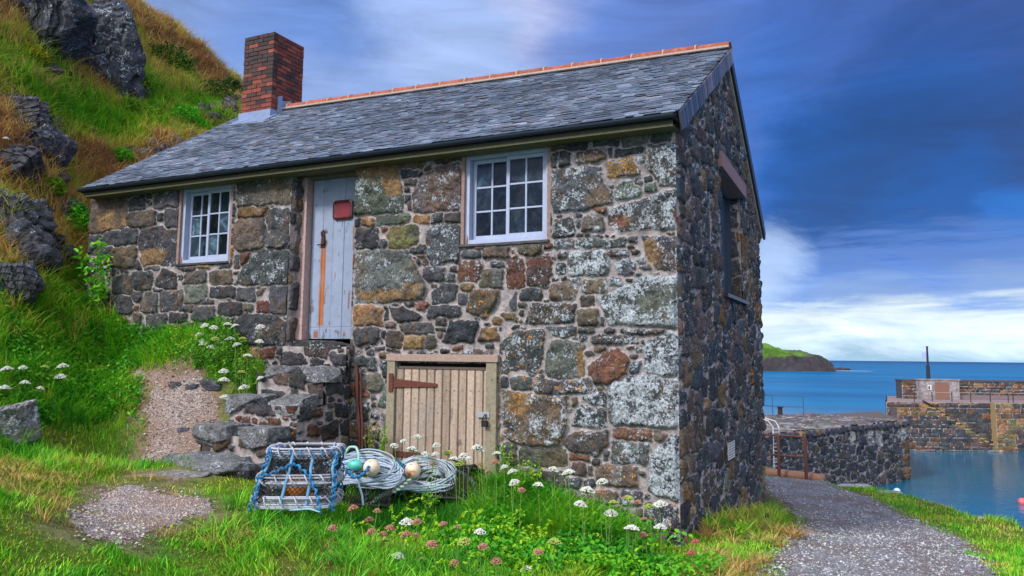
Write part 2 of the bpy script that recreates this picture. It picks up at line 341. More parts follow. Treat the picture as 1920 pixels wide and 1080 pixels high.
PATH_S = pixpoly([(262, 890), (330, 882), (400, 890), (330, 897)])
PATHS = [PATH_R, PATH_L, PATH_U, PATH_S]
def pathd(x, y):
    d = np.full(np.shape(x), 9.)
    for P in PATHS: d = np.minimum(d, sdp(x, y, P))
    return d + .16 * fbm(x * 4, y * 4, 0, 4, 31) + .08 * fbm(x * 1.5, y * 1.5, 0, 2, 35) + .02
xs = np.concatenate([np.arange(-34, -20, .35), np.arange(-20, -8, .1), np.arange(-8, 6.5, .06)]); ys = np.concatenate([np.arange(-9, 3, .07), np.arange(3, 14, .12), np.arange(14, 40, .35)])
X, Y = np.meshgrid(xs, ys); Z = ground(X, Y)
gc_n = fbm(X * 1.3, Y * 1.3, 0, 4, 40); H = hillw(X, Y)
gcol = np.stack([np.interp(gc_n, [-.6, 0, .6], [a, b_, c_]) for a, b_, c_ in zip(lin((84, 72, 44)), lin((74, 100, 30)), lin((84, 124, 34)))], -1)
hcol = np.stack([np.interp(fbm(X * .9, Y * .9, Z, 4, 44), [-.5, 0, .5], [a, b_, c_]) for a, b_, c_ in zip(lin((92, 74, 44)), lin((74, 80, 34)), lin((60, 88, 30)))], -1)
gcol = gcol * (1 - H[..., None]) + hcol * H[..., None]
GRD = m_attr('earth_and_turf', .95, .5, 9, .8, .03, spec=.1)
pdg = pathd(X, Y); ks = (sst(-pdg, -.38, -.02) * np.clip(.75 + .6 * fbm(X * 5, Y * 5, 0, 3, 19), 0, 1))[..., None]; gcol = gcol * (1 - ks) + ks * lin((122, 104, 88))
tag(mk('ground', np.stack([X, Y, Z], -1).reshape(-1, 3), grid(len(xs), len(ys)), GRD, None, True, {'Col': gcol.reshape(-1, 3)}), kind='structure')
# gravel path sheet
gv, t, b = newmat('gravel'); p = pos(t); v1 = N(t, 'ShaderNodeTexVoronoi'); t.links.new(p, v1.inputs['Vector']); v1.inputs['Scale'].default_value = 60
v2 = N(t, 'ShaderNodeTexVoronoi'); t.links.new(p, v2.inputs['Vector']); v2.inputs['Scale'].default_value = 110
sv = N(t, 'ShaderNodeSeparateColor'); t.links.new(v1.outputs['Color'], sv.inputs[0]); sv2 = N(t, 'ShaderNodeSeparateColor'); t.links.new(v2.outputs['Color'], sv2.inputs[0])
c = mixc(t, mapr(t, sv.outputs[0], 0, 1, 0, 1, 'LINEAR'), lin((66, 68, 76)), lin((146, 146, 152)))
c = mixc(t, mapr(t, sv2.outputs[1], .3, 1, 0, .6), c, lin((128, 112, 100)))
c = mixc(t, mapr(t, noise(t, p, 1.6, 5, .6), .42, .62), c, mixc(t, sv2.outputs[0], lin((84, 72, 66)), lin((128, 112, 106))))
c = mixc(t, 1., c, attr(t, 'Col'), 'MULTIPLY')
setc(t, b, c); b.inputs['Roughness'].default_value = .85
bump(t, b, mathn(t, 'ADD', v1.outputs['Distance'], mathn(t, 'MULTIPLY', v2.outputs['Distance'], .5)), 1., .02); GRAVEL = gv
def path_sheet(P, name, res, tint, lift=.012):
    P_ = np.array(P); x = np.arange(P_[:, 0].min() - .3, P_[:, 0].max() + .3, res); y = np.arange(P_[:, 1].min() - .3, P_[:, 1].max() + .3, res)
    X, Y = np.meshgrid(x, y); d = sdp(X, Y, P) + .16 * fbm(X * 4, Y * 4, 0, 4, 31) + .08 * fbm(X * 1.5, Y * 1.5, 0, 2, 35) + .02
    Z = ground(X, Y) + lift - np.clip(d + .12, 0, 1) * .12 + .006 * fbm(X * 14, Y * 14, 0, 3, 2) + .03 * np.clip(fbm(X * 2.4, Y * 2.4, 0, 3, 77), 0, 1)
    fc = grid(len(x), len(y)); k = (d.ravel() < .05)[fc].all(1); fc = fc[k]
    us = np.unique(fc); mp_ = np.zeros(X.size, int); mp_[us] = np.arange(len(us))
    V = np.stack([X, Y, Z], -1).reshape(-1, 3)[us]
    return tag(mk(name, V, mp_[fc], GRAVEL, None, True, {'Col': np.tile(tint, (len(V), 1))}), kind='structure')
path_sheet(PATH_R, 'gravel_path', .03, (1.36, 1.42, 1.52))
path_sheet(PATH_L, 'path', .025, (2.15, 1.92, 1.82)); path_sheet(PATH_U, 'path', .025, (1.8, 1.55, 1.42)); path_sheet(PATH_S, 'path', .02, (2., 1.95, 1.85))
# loose gravel stones
def pebbles(n, P, smin, smax, name, lo, hi):
    P_ = np.array(P); x = rng.uniform(P_[:, 0].min() - .2, P_[:, 0].max() + .2, n * 6); y = rng.uniform(P_[:, 1].min() - .2, P_[:, 1].max() + .2, n * 6)
    d = sdp(x, y, P) + .10 * fbm(x * 4, y * 4, 0, 4, 31); dist = np.hypot(x - CX, y - CY)
    k = (d < rng.uniform(-.1, .12, len(x))) & (rng.random(len(x)) < np.clip((8 / dist) ** 1.5, 0, 1)); x, y = x[k][:n], y[k][:n]; n = len(x)
    z = ground(x, y) + .012 + .03 * np.clip(fbm(x * 2.4, y * 2.4, 0, 3, 77), 0, 1); s = smin + (smax - smin) * rng.random(n) ** 3
    O = np.array([(1, 0, 0), (-1, 0, 0), (0, 1, 0), (0, -1, 0), (0, 0, .7), (0, 0, -.7)], float); Fo = np.array([(0, 2, 4), (2, 1, 4), (1, 3, 4), (3, 0, 4), (2, 0, 5), (1, 2, 5), (3, 1, 5), (0, 3, 5)])
    V = (O[None] + rng.uniform(-.35, .35, (n, 6, 3))) * s[:, None, None] * rng.uniform(.6, 1.2, (n, 1, 3)); a = rng.uniform(0, 6.28, n)
    V = np.stack([V[..., 0] * np.cos(a)[:, None] - V[..., 1] * np.sin(a)[:, None], V[..., 0] * np.sin(a)[:, None] + V[..., 1] * np.cos(a)[:, None], V[..., 2]], -1) + np.stack([x, y, z], -1)[:, None]
    c = lo + (hi - lo) * rng.random((n, 1)) ** 1.5; c = c * rng.uniform(.9, 1.1, (n, 3))
    return tag(mk(name, V.reshape(-1, 3), (Fo[None] + 6 * np.arange(n)[:, None, None]).reshape(-1, 3), GEN, None, False, {'Col': np.repeat(c, 6, 0)}), kind='stuff')
pebbles(26000, PATH_R, .004, .02, 'loose_gravel', lin((84, 86, 94)), lin((190, 192, 200)))
pebbles(2500, PATH_L, .004, .018, 'loose_gravel', lin((124, 112, 104)), lin((204, 196, 188))); pebbles(3500, PATH_U, .004, .022, 'loose_gravel', lin((100, 84, 78)), lin((196, 184, 180)))

# ---------------------------------------------------------------- rubble masonry
PAL = dict(K=(70, 73, 80), D=(56, 67, 78), G=(92, 98, 94), B=(98, 88, 80), O=(132, 106, 76), Y=(112, 107, 76), R=(110, 76, 66), P=(98, 86, 86))
def rbox(cx, cy, w, h, rad=.3):
    return ('b', cx, cy, w / 2, h / 2, min(w, h) * rad)
def sdf(sh, x, y):
    if sh[0] == 'b':
        _, cx, cy, hw, hh, r = sh[:6]; dx, dy = x - cx, y - cy
        if len(sh) > 6: s1, s2, tp = sh[6:]; dx, dy = (dx - s1 * dy) * (1 + tp * dy / hh), (dy - s2 * dx) * (1 + tp * .6 * dx / hw)
        qx = np.abs(dx) - hw + r; qy = np.abs(dy) - hh + r
        return np.hypot(np.maximum(qx, 0), np.maximum(qy, 0)) + np.minimum(np.maximum(qx, qy), 0) - r
    return sdp(x, y, sh[1])
def shbb(sh):
    if sh[0] == 'b': return sh[1] - sh[3], sh[1] + sh[3], sh[2] - sh[4], sh[2] + sh[4]
    P = np.array(sh[1]); return P[:, 0].min(), P[:, 0].max(), P[:, 1].min(), P[:, 1].max()
def masonry(name, O, U, Vv, Nn, W0, W1, H0, H1, res, stones=(), patches=(), holes=(), mask=None, parent=None, mat=None, seed=1, fill=((.34, .2), (.24, .15), (.16, .1), (.1, .07), (.06, .04)),
            tries=900, gap=.011, prot=.028, lich=lambda u, v: .3, org=lambda u, v: .1, pal='KKKKKBBGRPDO', warp=.03, fade=(1, 1, 1, 1), asp=1., tone=1., mortar_h=0.):
    O, U, Vv, Nn = [np.array(q, float) for q in (O, U, Vv, Nn)]
    r = np.random.default_rng(seed)
    us = np.linspace(W0, W1, max(2, int(round((W1 - W0) / res)) + 1)); vs = np.linspace(H0, H1, max(2, int(round((H1 - H0) / res)) + 1))
    A, B = np.meshgrid(us, vs)
    wa = A + warp * fbm(A * 7, B * 7, 0, 4, seed + 1) + warp * .3 * vn(A * 40, B * 40, 0, seed + 9); wb = B + warp * fbm(A * 7, B * 7, 5, 4, seed + 2) + warp * .3 * vn(A * 40, B * 40, 7, seed + 5)
    d1 = np.full(A.shape, 9.); d2 = np.full(A.shape, 9.); ID = np.zeros(A.shape, int); info = []
    def put(sh, ty):
        a0, a1, b0, b1 = shbb(sh); m = .1
        i0, i1 = np.searchsorted(us, [a0 - m, a1 + m]); j0, j1 = np.searchsorted(vs, [b0 - m, b1 + m])
        if i1 <= i0 or j1 <= j0: return
        s_ = np.s_[j0:j1, i0:i1]; d = sdf(sh, wa[s_], wb[s_]); D1, D2, I_ = d1[s_], d2[s_], ID[s_]
        nw = d < D1; D2[:] = np.where(nw, D1, np.minimum(D2, d)); I_[:] = np.where(nw, len(info), I_); D1[:] = np.where(nw, d, D1); info.append(ty + ((a0 + a1) / 2, (b0 + b1) / 2))
    for sh, ty in stones: put(sh, ty)
    area = (W1 - W0) * (H1 - H0)
    for k, (fw, fh) in enumerate(fill):
        n = int(tries * area / 35 * (1.6 ** k))
        for _ in range(n):
            w_, h_ = fw * r.uniform(.7, 1.35) * asp, fh * r.uniform(.75, 1.3)
            cx, cy = r.uniform(W0, W1), r.uniform(H0, H1)
            i, j = min(np.searchsorted(us, cx), len(us) - 1), min(np.searchsorted(vs, cy), len(vs) - 1)
            if d1[j, i] < min(w_, h_) * .42: continue
            ok = True
            for dx, dy in ((.42, 0), (-.42, 0), (0, .42), (0, -.42), (.34, .34), (-.34, .34), (.34, -.34), (-.34, -.34)):
                i = np.searchsorted(us, cx + dx * w_); j = np.searchsorted(vs, cy + dy * h_)
                if 0 <= i < len(us) and 0 <= j < len(vs) and d1[j, i] < .006: ok = False; break
            if not ok: continue
            li = np.clip(lich(cx, cy) + r.normal(0, .18), 0, 1); og = max(0, org(cx, cy) + r.normal(0, .25)) if r.random() < .6 else 0
            put(rbox(cx, cy, w_, h_, r.uniform(.06, .3)) + ((r.uniform(-.3, .3), r.uniform(-.2, .2), r.uniform(-.22, .22)) if warp > .03 - 1e-6 or seed < 60 else (0, 0, 0)), (pal[r.integers(len(pal))], li, og))
    e = np.minimum(-d1 + gap * .8, (d2 - d1) * .5 - gap * .35)
    inside = sst(e, 0., .01)
    n = len(info); cols = np.array([lin(PAL[q[0]]) for q in info]) * r.uniform(.65, 1.35, (n, 1)) * r.uniform(.92, 1.08, (n, 3)) * tone
    c = cols[ID]; li = np.array([q[1] for q in info])[ID]; og = np.array([q[2] for q in info])[ID]
    for (pa, pb, rx, ry, pc) in patches:
        q = np.hypot((A - pa) / rx, (B - pb) / ry) + .45 * fbm(A * 9, B * 9, 2, 4, seed + 33); k = sst(-q, -1.08, -.92)[..., None]
        c = c * (1 - k) + k * lin(PAL[pc]) * tone; li = li * (1 - .45 * k[..., 0])
    two = fbm(A * 3.3 + ID * 3.7, B * 3.3 + ID * 1.9, ID * .71, 3, seed + 60)
    kk = (sst(two, .16, .32) * .35)[..., None]; c = c * (1 - kk) + kk * lin((112, 88, 62)) * tone; k3 = (sst(-two, .12, .3) * .6)[..., None]; c = c * (1 - k3) + k3 * lin((60, 62, 68)) * tone
    pr = r.uniform(.4, 1.1, n)[ID] * prot; tx = r.uniform(-.12, .12, n)[ID]; ty_ = r.uniform(-.1, .12, n)[ID]
    ccx = np.array([q[3] for q in info])[ID]; ccy = np.array([q[4] for q in info])[ID]
    dome = 1 - np.exp(-np.clip(e, 0, 1) / .011)
    crack = -np.abs(fbm(A * 6 + ID, B * 9 + ID * 2, 0, 3, seed + 70)); crack = sst(crack, -.045, 0)
    fac = fbm(A * 11 + ID * .3, B * 11, ID * .2, 4, seed + 80)
    q1, q2 = fbm(A * 4.5 + ID * .37, B * 4.5, ID * .13, 2, seed + 84), fbm(A * 5.5, B * 5.5 + ID * .31, ID * .17, 2, seed + 86); fct = np.minimum(np.abs(q1) * 2.2, np.abs(q2) * 1.8 + .1)
    hgt = mortar_h + .004 * fbm(A * 30, B * 30, 0, 3, seed + 90) + inside * dome * (pr + tx * (A - ccx) * .6 + ty_ * (B - ccy) * .6 + prot * (.55 * fac + .2 * fbm(A * 45, B * 45, 0, 3, seed + 91) + .5 * fct) - crack * .35 * prot)
    hgt = np.maximum(hgt, -.02)
    fd = np.ones(A.shape); q = prot * .9
    if fade[0]: fd *= sst(A, W0 - .002, W0 + q)
    if fade[1]: fd *= sst(-A, -W1 - .002, -W1 + q)
    for (a0, a1, b0, b1) in holes:
        dd = np.maximum(np.maximum(a0 - A, A - a1), np.maximum(b0 - B, B - b1)); fd *= .25 + .75 * sst(dd, 0, q)
    hgt *= fd
    fc = grid(len(us), len(vs)); keep = np.ones(len(fc), bool); ca, cb = A.ravel()[fc].mean(1), B.ravel()[fc].mean(1)
    for (a0, a1, b0, b1) in holes: keep &= ~((ca > a0) & (ca < a1) & (cb > b0) & (cb < b1))
    if mask is not None: keep &= mask(ca, cb)
    fc = fc[keep]; us_ = np.unique(fc); mp_ = np.zeros(A.size, int); mp_[us_] = np.arange(len(us_))
    P = O + A.ravel()[us_, None] * U + B.ravel()[us_, None] * Vv + hgt.ravel()[us_, None] * Nn
    if np.dot(np.cross(U, Vv), Nn) < 0: fc = fc[:, ::-1]
    msk = np.stack([li.ravel()[us_], og.ravel()[us_], 1 - inside.ravel()[us_]], -1)
    return mk(name, P, mp_[fc], mat or STONE, parent, True, {'Col': c.reshape(-1, 3)[us_], 'Msk': msk})
# ---------------------------------------------------------------- the cottage
L_, W_, ZT = 8.95, 5.711, 4.16
cot = empty('stone_cottage', 'old rubble stone cottage with slate roof, brick chimney and pale blue door', 'cottage')
ZM = {'1': (660, 260, 5.4), '2': (660, 440, 4.91), '3': (940, 220, 4.5), '4': (940, 440, 4.5), '5': (940, 660, 4.5), '6': (150, 300, 3.087)}
TRACE = """1 480,150,740,310 B1;500,300,665,395 K0;530,400,660,465 K0;840,90,1140,245 K0;700,140,810,220 K0;240,765,585,885 G0;620,765,785,870 O0;795,750,925,850 K2;930,750,1110,860 B0;30,815,95,900 K0;100,800,245,900 O1;30,905,270,1110 K1;345,870,680,1120 Y0;760,865,1110,1290 K3;300,890,385,950 R0
1 p40,200 440,190 490,400 525,560 505,745 200,765 20,780 G2;p740,370 880,270 1090,250 1120,560 1090,720 930,740 620,740 600,560 P2;350,140,480,190 B0;750,95,830,140 K0;530,560,600,660 K1;560,620,620,720 P0
2 p30,150 250,135 530,140 610,330 690,490 640,610 300,620 20,640 G2;250,40,350,125 K1;525,90,695,170 K2;605,170,690,210 R0;600,220,640,280 K0;645,210,715,285 R1;735,205,805,260 K3;665,280,860,430 K2;845,235,950,275 K0;895,278,970,350 K2;870,355,935,440 K1;960,245,1200,430 R2;p1140,430 1200,330 1395,310 1395,500 1170,480 G0;p740,640 740,520 830,450 975,470 960,580 860,640 K1;975,530,1065,655 K2;1000,440,1110,510 O0;p1110,500 1370,520 1330,640 1220,770 1050,700 1070,560 B1o;1385,530,1500,700 K0;p345,660 470,665 640,740 620,795 400,795 K0;690,655,1000,760 K1;475,615,565,660 K0;580,620,715,690 R1;20,650,290,870 O0;20,820,270,1015 K0;215,650,320,680 K0;265,695,340,800 K0;315,810,415,870 P0;p440,820 740,805 770,920 480,925 K0;310,880,470,1055 B0;470,925,665,1060 O0;675,925,780,1045 B0;770,770,870,845 B0;765,850,870,888 K0;785,892,850,950 P0;p910,780 1175,800 1120,1000 830,990 D0;p1165,950 1200,850 1330,840 1355,980 1170,980 B0;1290,750,1500,815 O0;1355,835,1473,880 K0;1370,895,1415,940 K0;1230,1010,1310,1065 K0;985,130,1190,220 K0;1200,110,1473,210 B0;210,1040,300,1075 K0;310,1045,450,1080 K0;830,1040,900,1080 K0;930,1030,1020,1065 R0;250,885,310,960 K0;225,965,280,1015 K0
3 400,140,720,285 K0;765,100,1000,255 K0;1000,80,1250,235 G0;1265,60,1450,215 G0;p630,290 800,270 910,330 800,380 640,410 B1;905,270,945,340 K0;950,258,1200,320 K1;410,300,475,430 K0;485,285,590,415 K1;p415,430 840,420 860,560 940,620 935,720 640,790 450,800 415,690 K3;p880,370 1080,330 1185,440 1170,490 900,510 O2o;p1210,230 1490,220 1500,580 1340,590 1220,400 K4;p950,570 1110,510 1175,620 1160,670 960,700 G3;1110,500,1190,585 K2;1200,490,1270,545 K0;1195,545,1310,635 G1;p930,760 1200,690 1470,600 1540,690 1530,930 1000,970 890,900 K4;425,850,625,1020 K3;630,860,680,925 K2;p680,960 700,830 800,795 865,850 860,955 B3;635,975,690,1010 K1;700,975,750,1015 K1;770,990,860,1020 K2
4 450,45,610,110 K4;610,30,1050,120 K3;1065,25,1155,75 K2;1050,80,1120,125 B0;480,135,560,190 K3;565,135,910,350 K5;885,135,1070,190 K4;1085,135,1155,165 B0;455,235,550,335 K4;p945,260 1060,195 1140,220 1120,330 990,335 K4;1155,240,1265,295 K2;1130,290,1185,340 K4;p1190,20 1500,5 1590,130 1570,310 1330,290 1210,200 K3;50,210,200,470 R1;205,165,430,450 R2;p810,540 1000,450 1200,350 1520,340 1500,780 920,765 870,660 G5;570,365,665,420 K5;680,380,905,500 B3;910,365,1020,425 K5;400,400,640,550 B2;405,350,470,400 K4;155,460,340,570 K1;130,575,215,620 K1;0,480,130,655 K1;115,635,190,690 K0;p200,740 260,590 500,570 635,590 600,750 K3;660,515,780,610 B1;640,625,820,770 B1;835,690,875,770 K0;0,640,150,745 Y1;0,755,160,800 K0;0,820,40,860 K0;p360,770 635,775 635,850 520,865 430,850 K2;660,785,790,825 K1;880,785,970,840 K0;1000,805,1360,850 K2;765,840,1145,925 K3o;665,840,730,895 K2;580,865,650,900 K4;770,940,880,985 B0;p100,800 350,800 365,1000 270,1200 -10,1180 -20,930 K3o;p440,890 600,880 710,910 700,1200 600,1270 370,1260 370,1050 G2;p735,1100 880,980 980,960 1090,1050 1060,1270 900,1290 730,1280 R1;p1200,920 1430,810 1530,900 1520,1150 1450,1230 1200,1170 K5;1060,935,1115,965 K0
5 60,140,225,200 R0;80,210,255,310 G0o;0,180,60,300 K0;275,195,790,355 K3o;830,205,905,245 B1o;795,265,885,330 B2;p685,390 780,340 895,345 890,460 740,450 K4;600,390,650,470 B0;905,195,1510,630 K5;p10,320 560,380 560,620 500,790 120,780 0,700 B3o;p640,450 895,470 890,640 600,620 K4;p525,770 610,680 900,660 905,780 820,870 600,850 B2;940,655,1270,750 R2;910,755,1250,950 K4;1270,670,1400,750 B0;p1420,700 1510,690 1500,1250 1240,1200 1250,950 1300,820 K5;570,850,755,905 R0;755,890,830,945 K0;595,930,710,1040 P0;725,960,765,1045 K0;800,955,1150,1130 B2o;860,830,920,920 K0;150,810,555,960 G0;0,770,130,960 G0;160,1000,560,1150 B1;1200,1280,1500,1500 K3o;1000,1170,1180,1300 K3;780,1170,980,1280 B1
6 40,205,272,425 B0;260,175,310,225 K0;280,205,380,290 K0;p430,200 500,150 590,160 590,270 425,280 K1;380,190,420,220 K0;280,290,445,390 B0;445,300,485,355 K0;490,285,590,405 K0;415,155,480,195 R0;25,435,130,545 K0;140,395,335,495 K0;75,500,190,550 K0;345,390,570,620 K1;180,505,330,625 B0;340,530,365,570 K0;330,575,365,635 K0;370,605,460,645 K0;190,665,305,785 K0;310,640,420,755 K0;p430,700 480,630 560,660 560,745 440,745 K1;425,735,480,765 K0;210,780,310,890 K0;345,765,455,885 K1;455,750,600,880 K0o;600,725,735,830 G0;595,640,735,720 K0;750,640,885,725 B0;p905,120 1090,85 1220,80 1225,250 1080,262 905,270 B1;915,272,1095,335 O0;900,335,1070,525 B0;1075,280,1215,510 K1;p890,720 960,590 1050,520 1215,525 1220,720 K2;925,530,990,610 R0;890,545,925,630 K0;920,65,1000,110 K0;1010,60,1080,100 K0;1085,50,1210,80 K0;750,730,900,800 K0;905,735,1020,830 K0;1095,725,1215,900 K0;795,825,940,905 K0;1025,810,1095,890 R0;950,835,1005,880 G0;p880,960 960,890 1120,895 1215,960 1215,1080 890,1080 K1;655,845,785,935 K0;590,840,660,880 K0;510,875,625,945 K0;380,890,500,1010 K0;515,945,680,1040 B0;700,800,775,840 K1;300,760,370,820 K0;680,965,725,1000 K0"""
stones = []
for ln in TRACE.split('\n'):
    z_, rest = ln.split(' ', 1); ox, oy, sc = ZM[z_]
    def w2(a, b_): q = onY(ox + a / sc, oy + b_ / sc, 0); return float(q[0]), float(q[2])
    for it in rest.split(';'):
        g, ty = it.rsplit(' ', 1); ty = (ty[0], int(ty[1]) * .18 + .04, .5 if ty.endswith('o') else .0)
        if g[0] == 'p': stones.append((('p', [w2(*map(float, q.split(','))) for q in g[1:].split(' ')]), ty))
        else:
            a, b_, c_, d_ = map(float, g.split(',')); m1, m2 = (a + c_) / 2, (b_ + d_) / 2
            x0, x1 = w2(a, m2)[0], w2(c_, m2)[0]; z1, z0 = w2(m1, b_)[1], w2(m1, d_)[1]
            stones.append((rbox((x0 + x1) / 2, (z0 + z1) / 2, (x1 - x0), (z1 - z0), .22), ty))
def pt(z_, cx, cy, rx, ry, c):
    ox, oy, sc = ZM[z_]; a = onY(ox + (cx - rx) / sc, oy + cy / sc); b_ = onY(ox + (cx + rx) / sc, oy + cy / sc); t_ = onY(ox + cx / sc, oy + (cy - ry) / sc); e_ = onY(ox + cx / sc, oy + (cy + ry) / sc)
    return ((a[0] + b_[0]) / 2, (t_[2] + e_[2]) / 2, (b_[0] - a[0]) / 2, (t_[2] - e_[2]) / 2, c)
patches = [pt('1', 230, 290, 190, 100, 'O'), pt('1', 420, 430, 95, 190, 'O'), pt('2', 350, 560, 330, 60, 'O'), pt('2', 560, 520, 90, 90, 'O'), pt('3', 820, 690, 115, 80, 'B'), pt('3', 990, 880, 90, 60, 'R'), pt('3', 1480, 830, 40, 60, 'R'),
           pt('4', 1265, 140, 75, 120, 'O'), pt('4', 1350, 560, 130, 180, 'G'), pt('4', 670, 1050, 35, 130, 'O'), pt('5', 160, 430, 110, 110, 'O'), pt('5', 700, 800, 180, 60, 'B'), pt('6', 190, 350, 80, 60, 'O'), pt('6', 430, 560, 80, 60, 'O'), pt('2', 1280, 920, 70, 50, 'O')]
HOLES = [(-5.02, -4.0, 1.9, 4.5), (-7.08, -6.04, 2.99, 4.5), (-2.50, -1.375, 3.02, 4.5), (-3.30, -2.10, .3, 1.70)]
masonry('front_wall', (0, 0, 0), (1, 0, 0), (0, 0, 1), (0, -1, 0), -L_, 0, -.5, ZT, .0125, stones, patches, HOLES, parent=cot, seed=3, tries=1500,
        lich=lambda u, v: float(np.interp(u, [-8, -4, -2, 0], [.02, .08, .35, .6])), org=lambda u, v: float(np.interp(v, [0, 2, 3], [.45, .15, 0])) * float(u > -3), prot=.046, tone=.74, mortar_h=-.012)
ZR = lambda x: 6.02 - .023 * x                       # ridge height
def gtop(y): return np.where(y < 2.855, np.interp(y, [0, 2.855], [4.26, 5.96]), np.interp(y, [2.855, W_], [5.96, 3.98]))
gst = []
for (u, v, w_, h_, c_) in ((1300, 660, 14, 60, 'B'), (1308, 800, 20, 90, 'B'), (1290, 600, 22, 60, 'K'), (1335, 720, 18, 60, 'K'), (1285, 700, 14, 50, 'O'), (1390, 470, 16, 60, 'O'), (1402, 540, 12, 70, 'O'), (1375, 420, 10, 50, 'O')):
    a, b_ = onX(u - w_ / 2, v), onX(u + w_ / 2, v); e_, d_ = onX(u, v + h_ / 2), onX(u, v - h_ / 2)
    gst.append((rbox((a[1] + b_[1]) / 2, (e_[2] + d_[2]) / 2, b_[1] - a[1], d_[2] - e_[2], .3), (c_, .25, .1)))
GW = (2.32, 3.92, 2.62, 4.22)
masonry('gable_wall', (0, 0, 0), (0, 1, 0), (0, 0, 1), (1, 0, 0), 0, W_, -1.1, 6.0, .0165, gst, [], [GW], mask=lambda a, b_: b_ < gtop(a), parent=cot, seed=11, tries=1500,
        fill=((.42, .24), (.26, .17), (.18, .12), (.11, .08), (.07, .05)), gap=.014, lich=lambda u, v: .16, org=lambda u, v: float(np.interp(u, [0, 3, 5.7], [.02, .1, .12])), pal='KKKKKKDDKBDGPPPKO', prot=.04, tone=.74, warp=.04)
masonry('end_wall', (-L_, 0, 0), (0, 1, 0), (0, 0, 1), (-1, 0, 0), 0, W_, 1., 6.15, .05, mask=lambda a, b_: b_ < gtop(a) + .1, parent=cot, seed=12, tries=500, fill=((.34, .2), (.2, .14)))
masonry('back_wall', (0, W_, 0), (1, 0, 0), (0, 0, 1), (0, 1, 0), -L_, 0, -1.1, 3.95, .05, parent=cot, seed=13, tries=500, fill=((.34, .2), (.2, .14)))
# reveals beside the openings
masonry('door_reveal', (-5.02, 0, 0), (0, 1, 0), (0, 0, 1), (1, 0, 0), 0, .3, 1.9, ZT, .013, parent=cot, seed=21, tries=2500, fill=((.26, .3), (.2, .16), (.1, .08)), lich=lambda u, v: .1, prot=.045, pal='KKKKBKP')
masonry('door_reveal', (-4.0, 0, 0), (0, 1, 0), (0, 0, 1), (-1, 0, 0), 0, .3, 1.9, ZT, .03, parent=cot, seed=22, tries=1500, fill=((.26, .3), (.2, .16)), prot=.02)
masonry('gable_window_reveal', (0, GW[1], 0), (-1, 0, 0), (0, 0, 1), (0, -1, 0), 0, .26, GW[2], GW[3], .014, parent=cot, seed=23, tries=2000, fill=((.2, .3), (.14, .16), (.1, .08)), lich=lambda u, v: .05, org=lambda u, v: .2, prot=.03, tone=.8, pal='KKKBO')
masonry('gable_window_reveal', (0, GW[0], 0), (-1, 0, 0), (0, 0, 1), (0, 1, 0), 0, .26, GW[2], GW[3], .03, parent=cot, seed=24, tries=900, fill=((.2, .3), (.14, .16)), prot=.02)
mcol = lin((140, 118, 114)); LR = m_attr('lime_render', .95, .35, 25, .9, .01)
for x0, x1 in ((-7.08, -7.03), (-6.09, -6.04), (-2.50, -2.455), (-1.42, -1.375)): mp_ = MB(); mp_.box((x0, .005, 2.99), (x1, .14, 4.15), mcol); mp_.build('window_render', LR, cot)
# dark inside
m, t, b = newmat('dark_interior'); setc(t, b, (.012, .012, .014)); b.inputs['Roughness'].default_value = 1; DARK = m
it = MB(); it.box((-8.6, .45, .2), (-.35, 5.4, 3.9)); it.build('interior', DARK, cot)

# roof -------------------------------------------------------------
XA, XB = -8.86, .085
def slope(x, t_, lift=0., back=False):
    x = np.asarray(x, float); t_ = np.asarray(t_, float)
    if not back: y0, z0, y1, z1 = -.24, 4.195, 2.855, ZR(x)
    else: y0, z0, y1, z1 = 5.95, 3.93, 2.855, ZR(x)
    ny, nz = (-.52, .854) if not back else (.56, .83)
    return np.stack([x, y0 + (y1 - y0) * t_ + ny * lift, z0 + (z1 - z0) * t_ + nz * lift], -1)
rf = MB()
for bk_ in (False, True):
    q = [slope(XA + .02, 0, -.03, bk_), slope(XB - .02, 0, -.03, bk_), slope(XB - .02, 1, -.03, bk_), slope(XA + .02, 1, -.03, bk_)]; q2 = [slope(XA + .02, 0, 0, bk_), slope(XB - .02, 0, 0, bk_), slope(XB - .02, 1, 0, bk_), slope(XA + .02, 1, 0, bk_)]
    rf.add(q + q2, [(3, 2, 1, 0), (4, 5, 6, 7), (0, 1, 5, 4), (1, 2, 6, 5), (2, 3, 7, 6), (3, 0, 4, 7)], lin((40, 38, 40)))
roof = rf.build('roof', SLATE, cot)
V = []; Fq = []; Cc = []; n = 0; shades = [lin(q) for q in ((100, 108, 126), (82, 88, 104), (130, 138, 154), (108, 100, 104), (84, 104, 122), (64, 68, 82), (120, 126, 136), (158, 164, 176))]
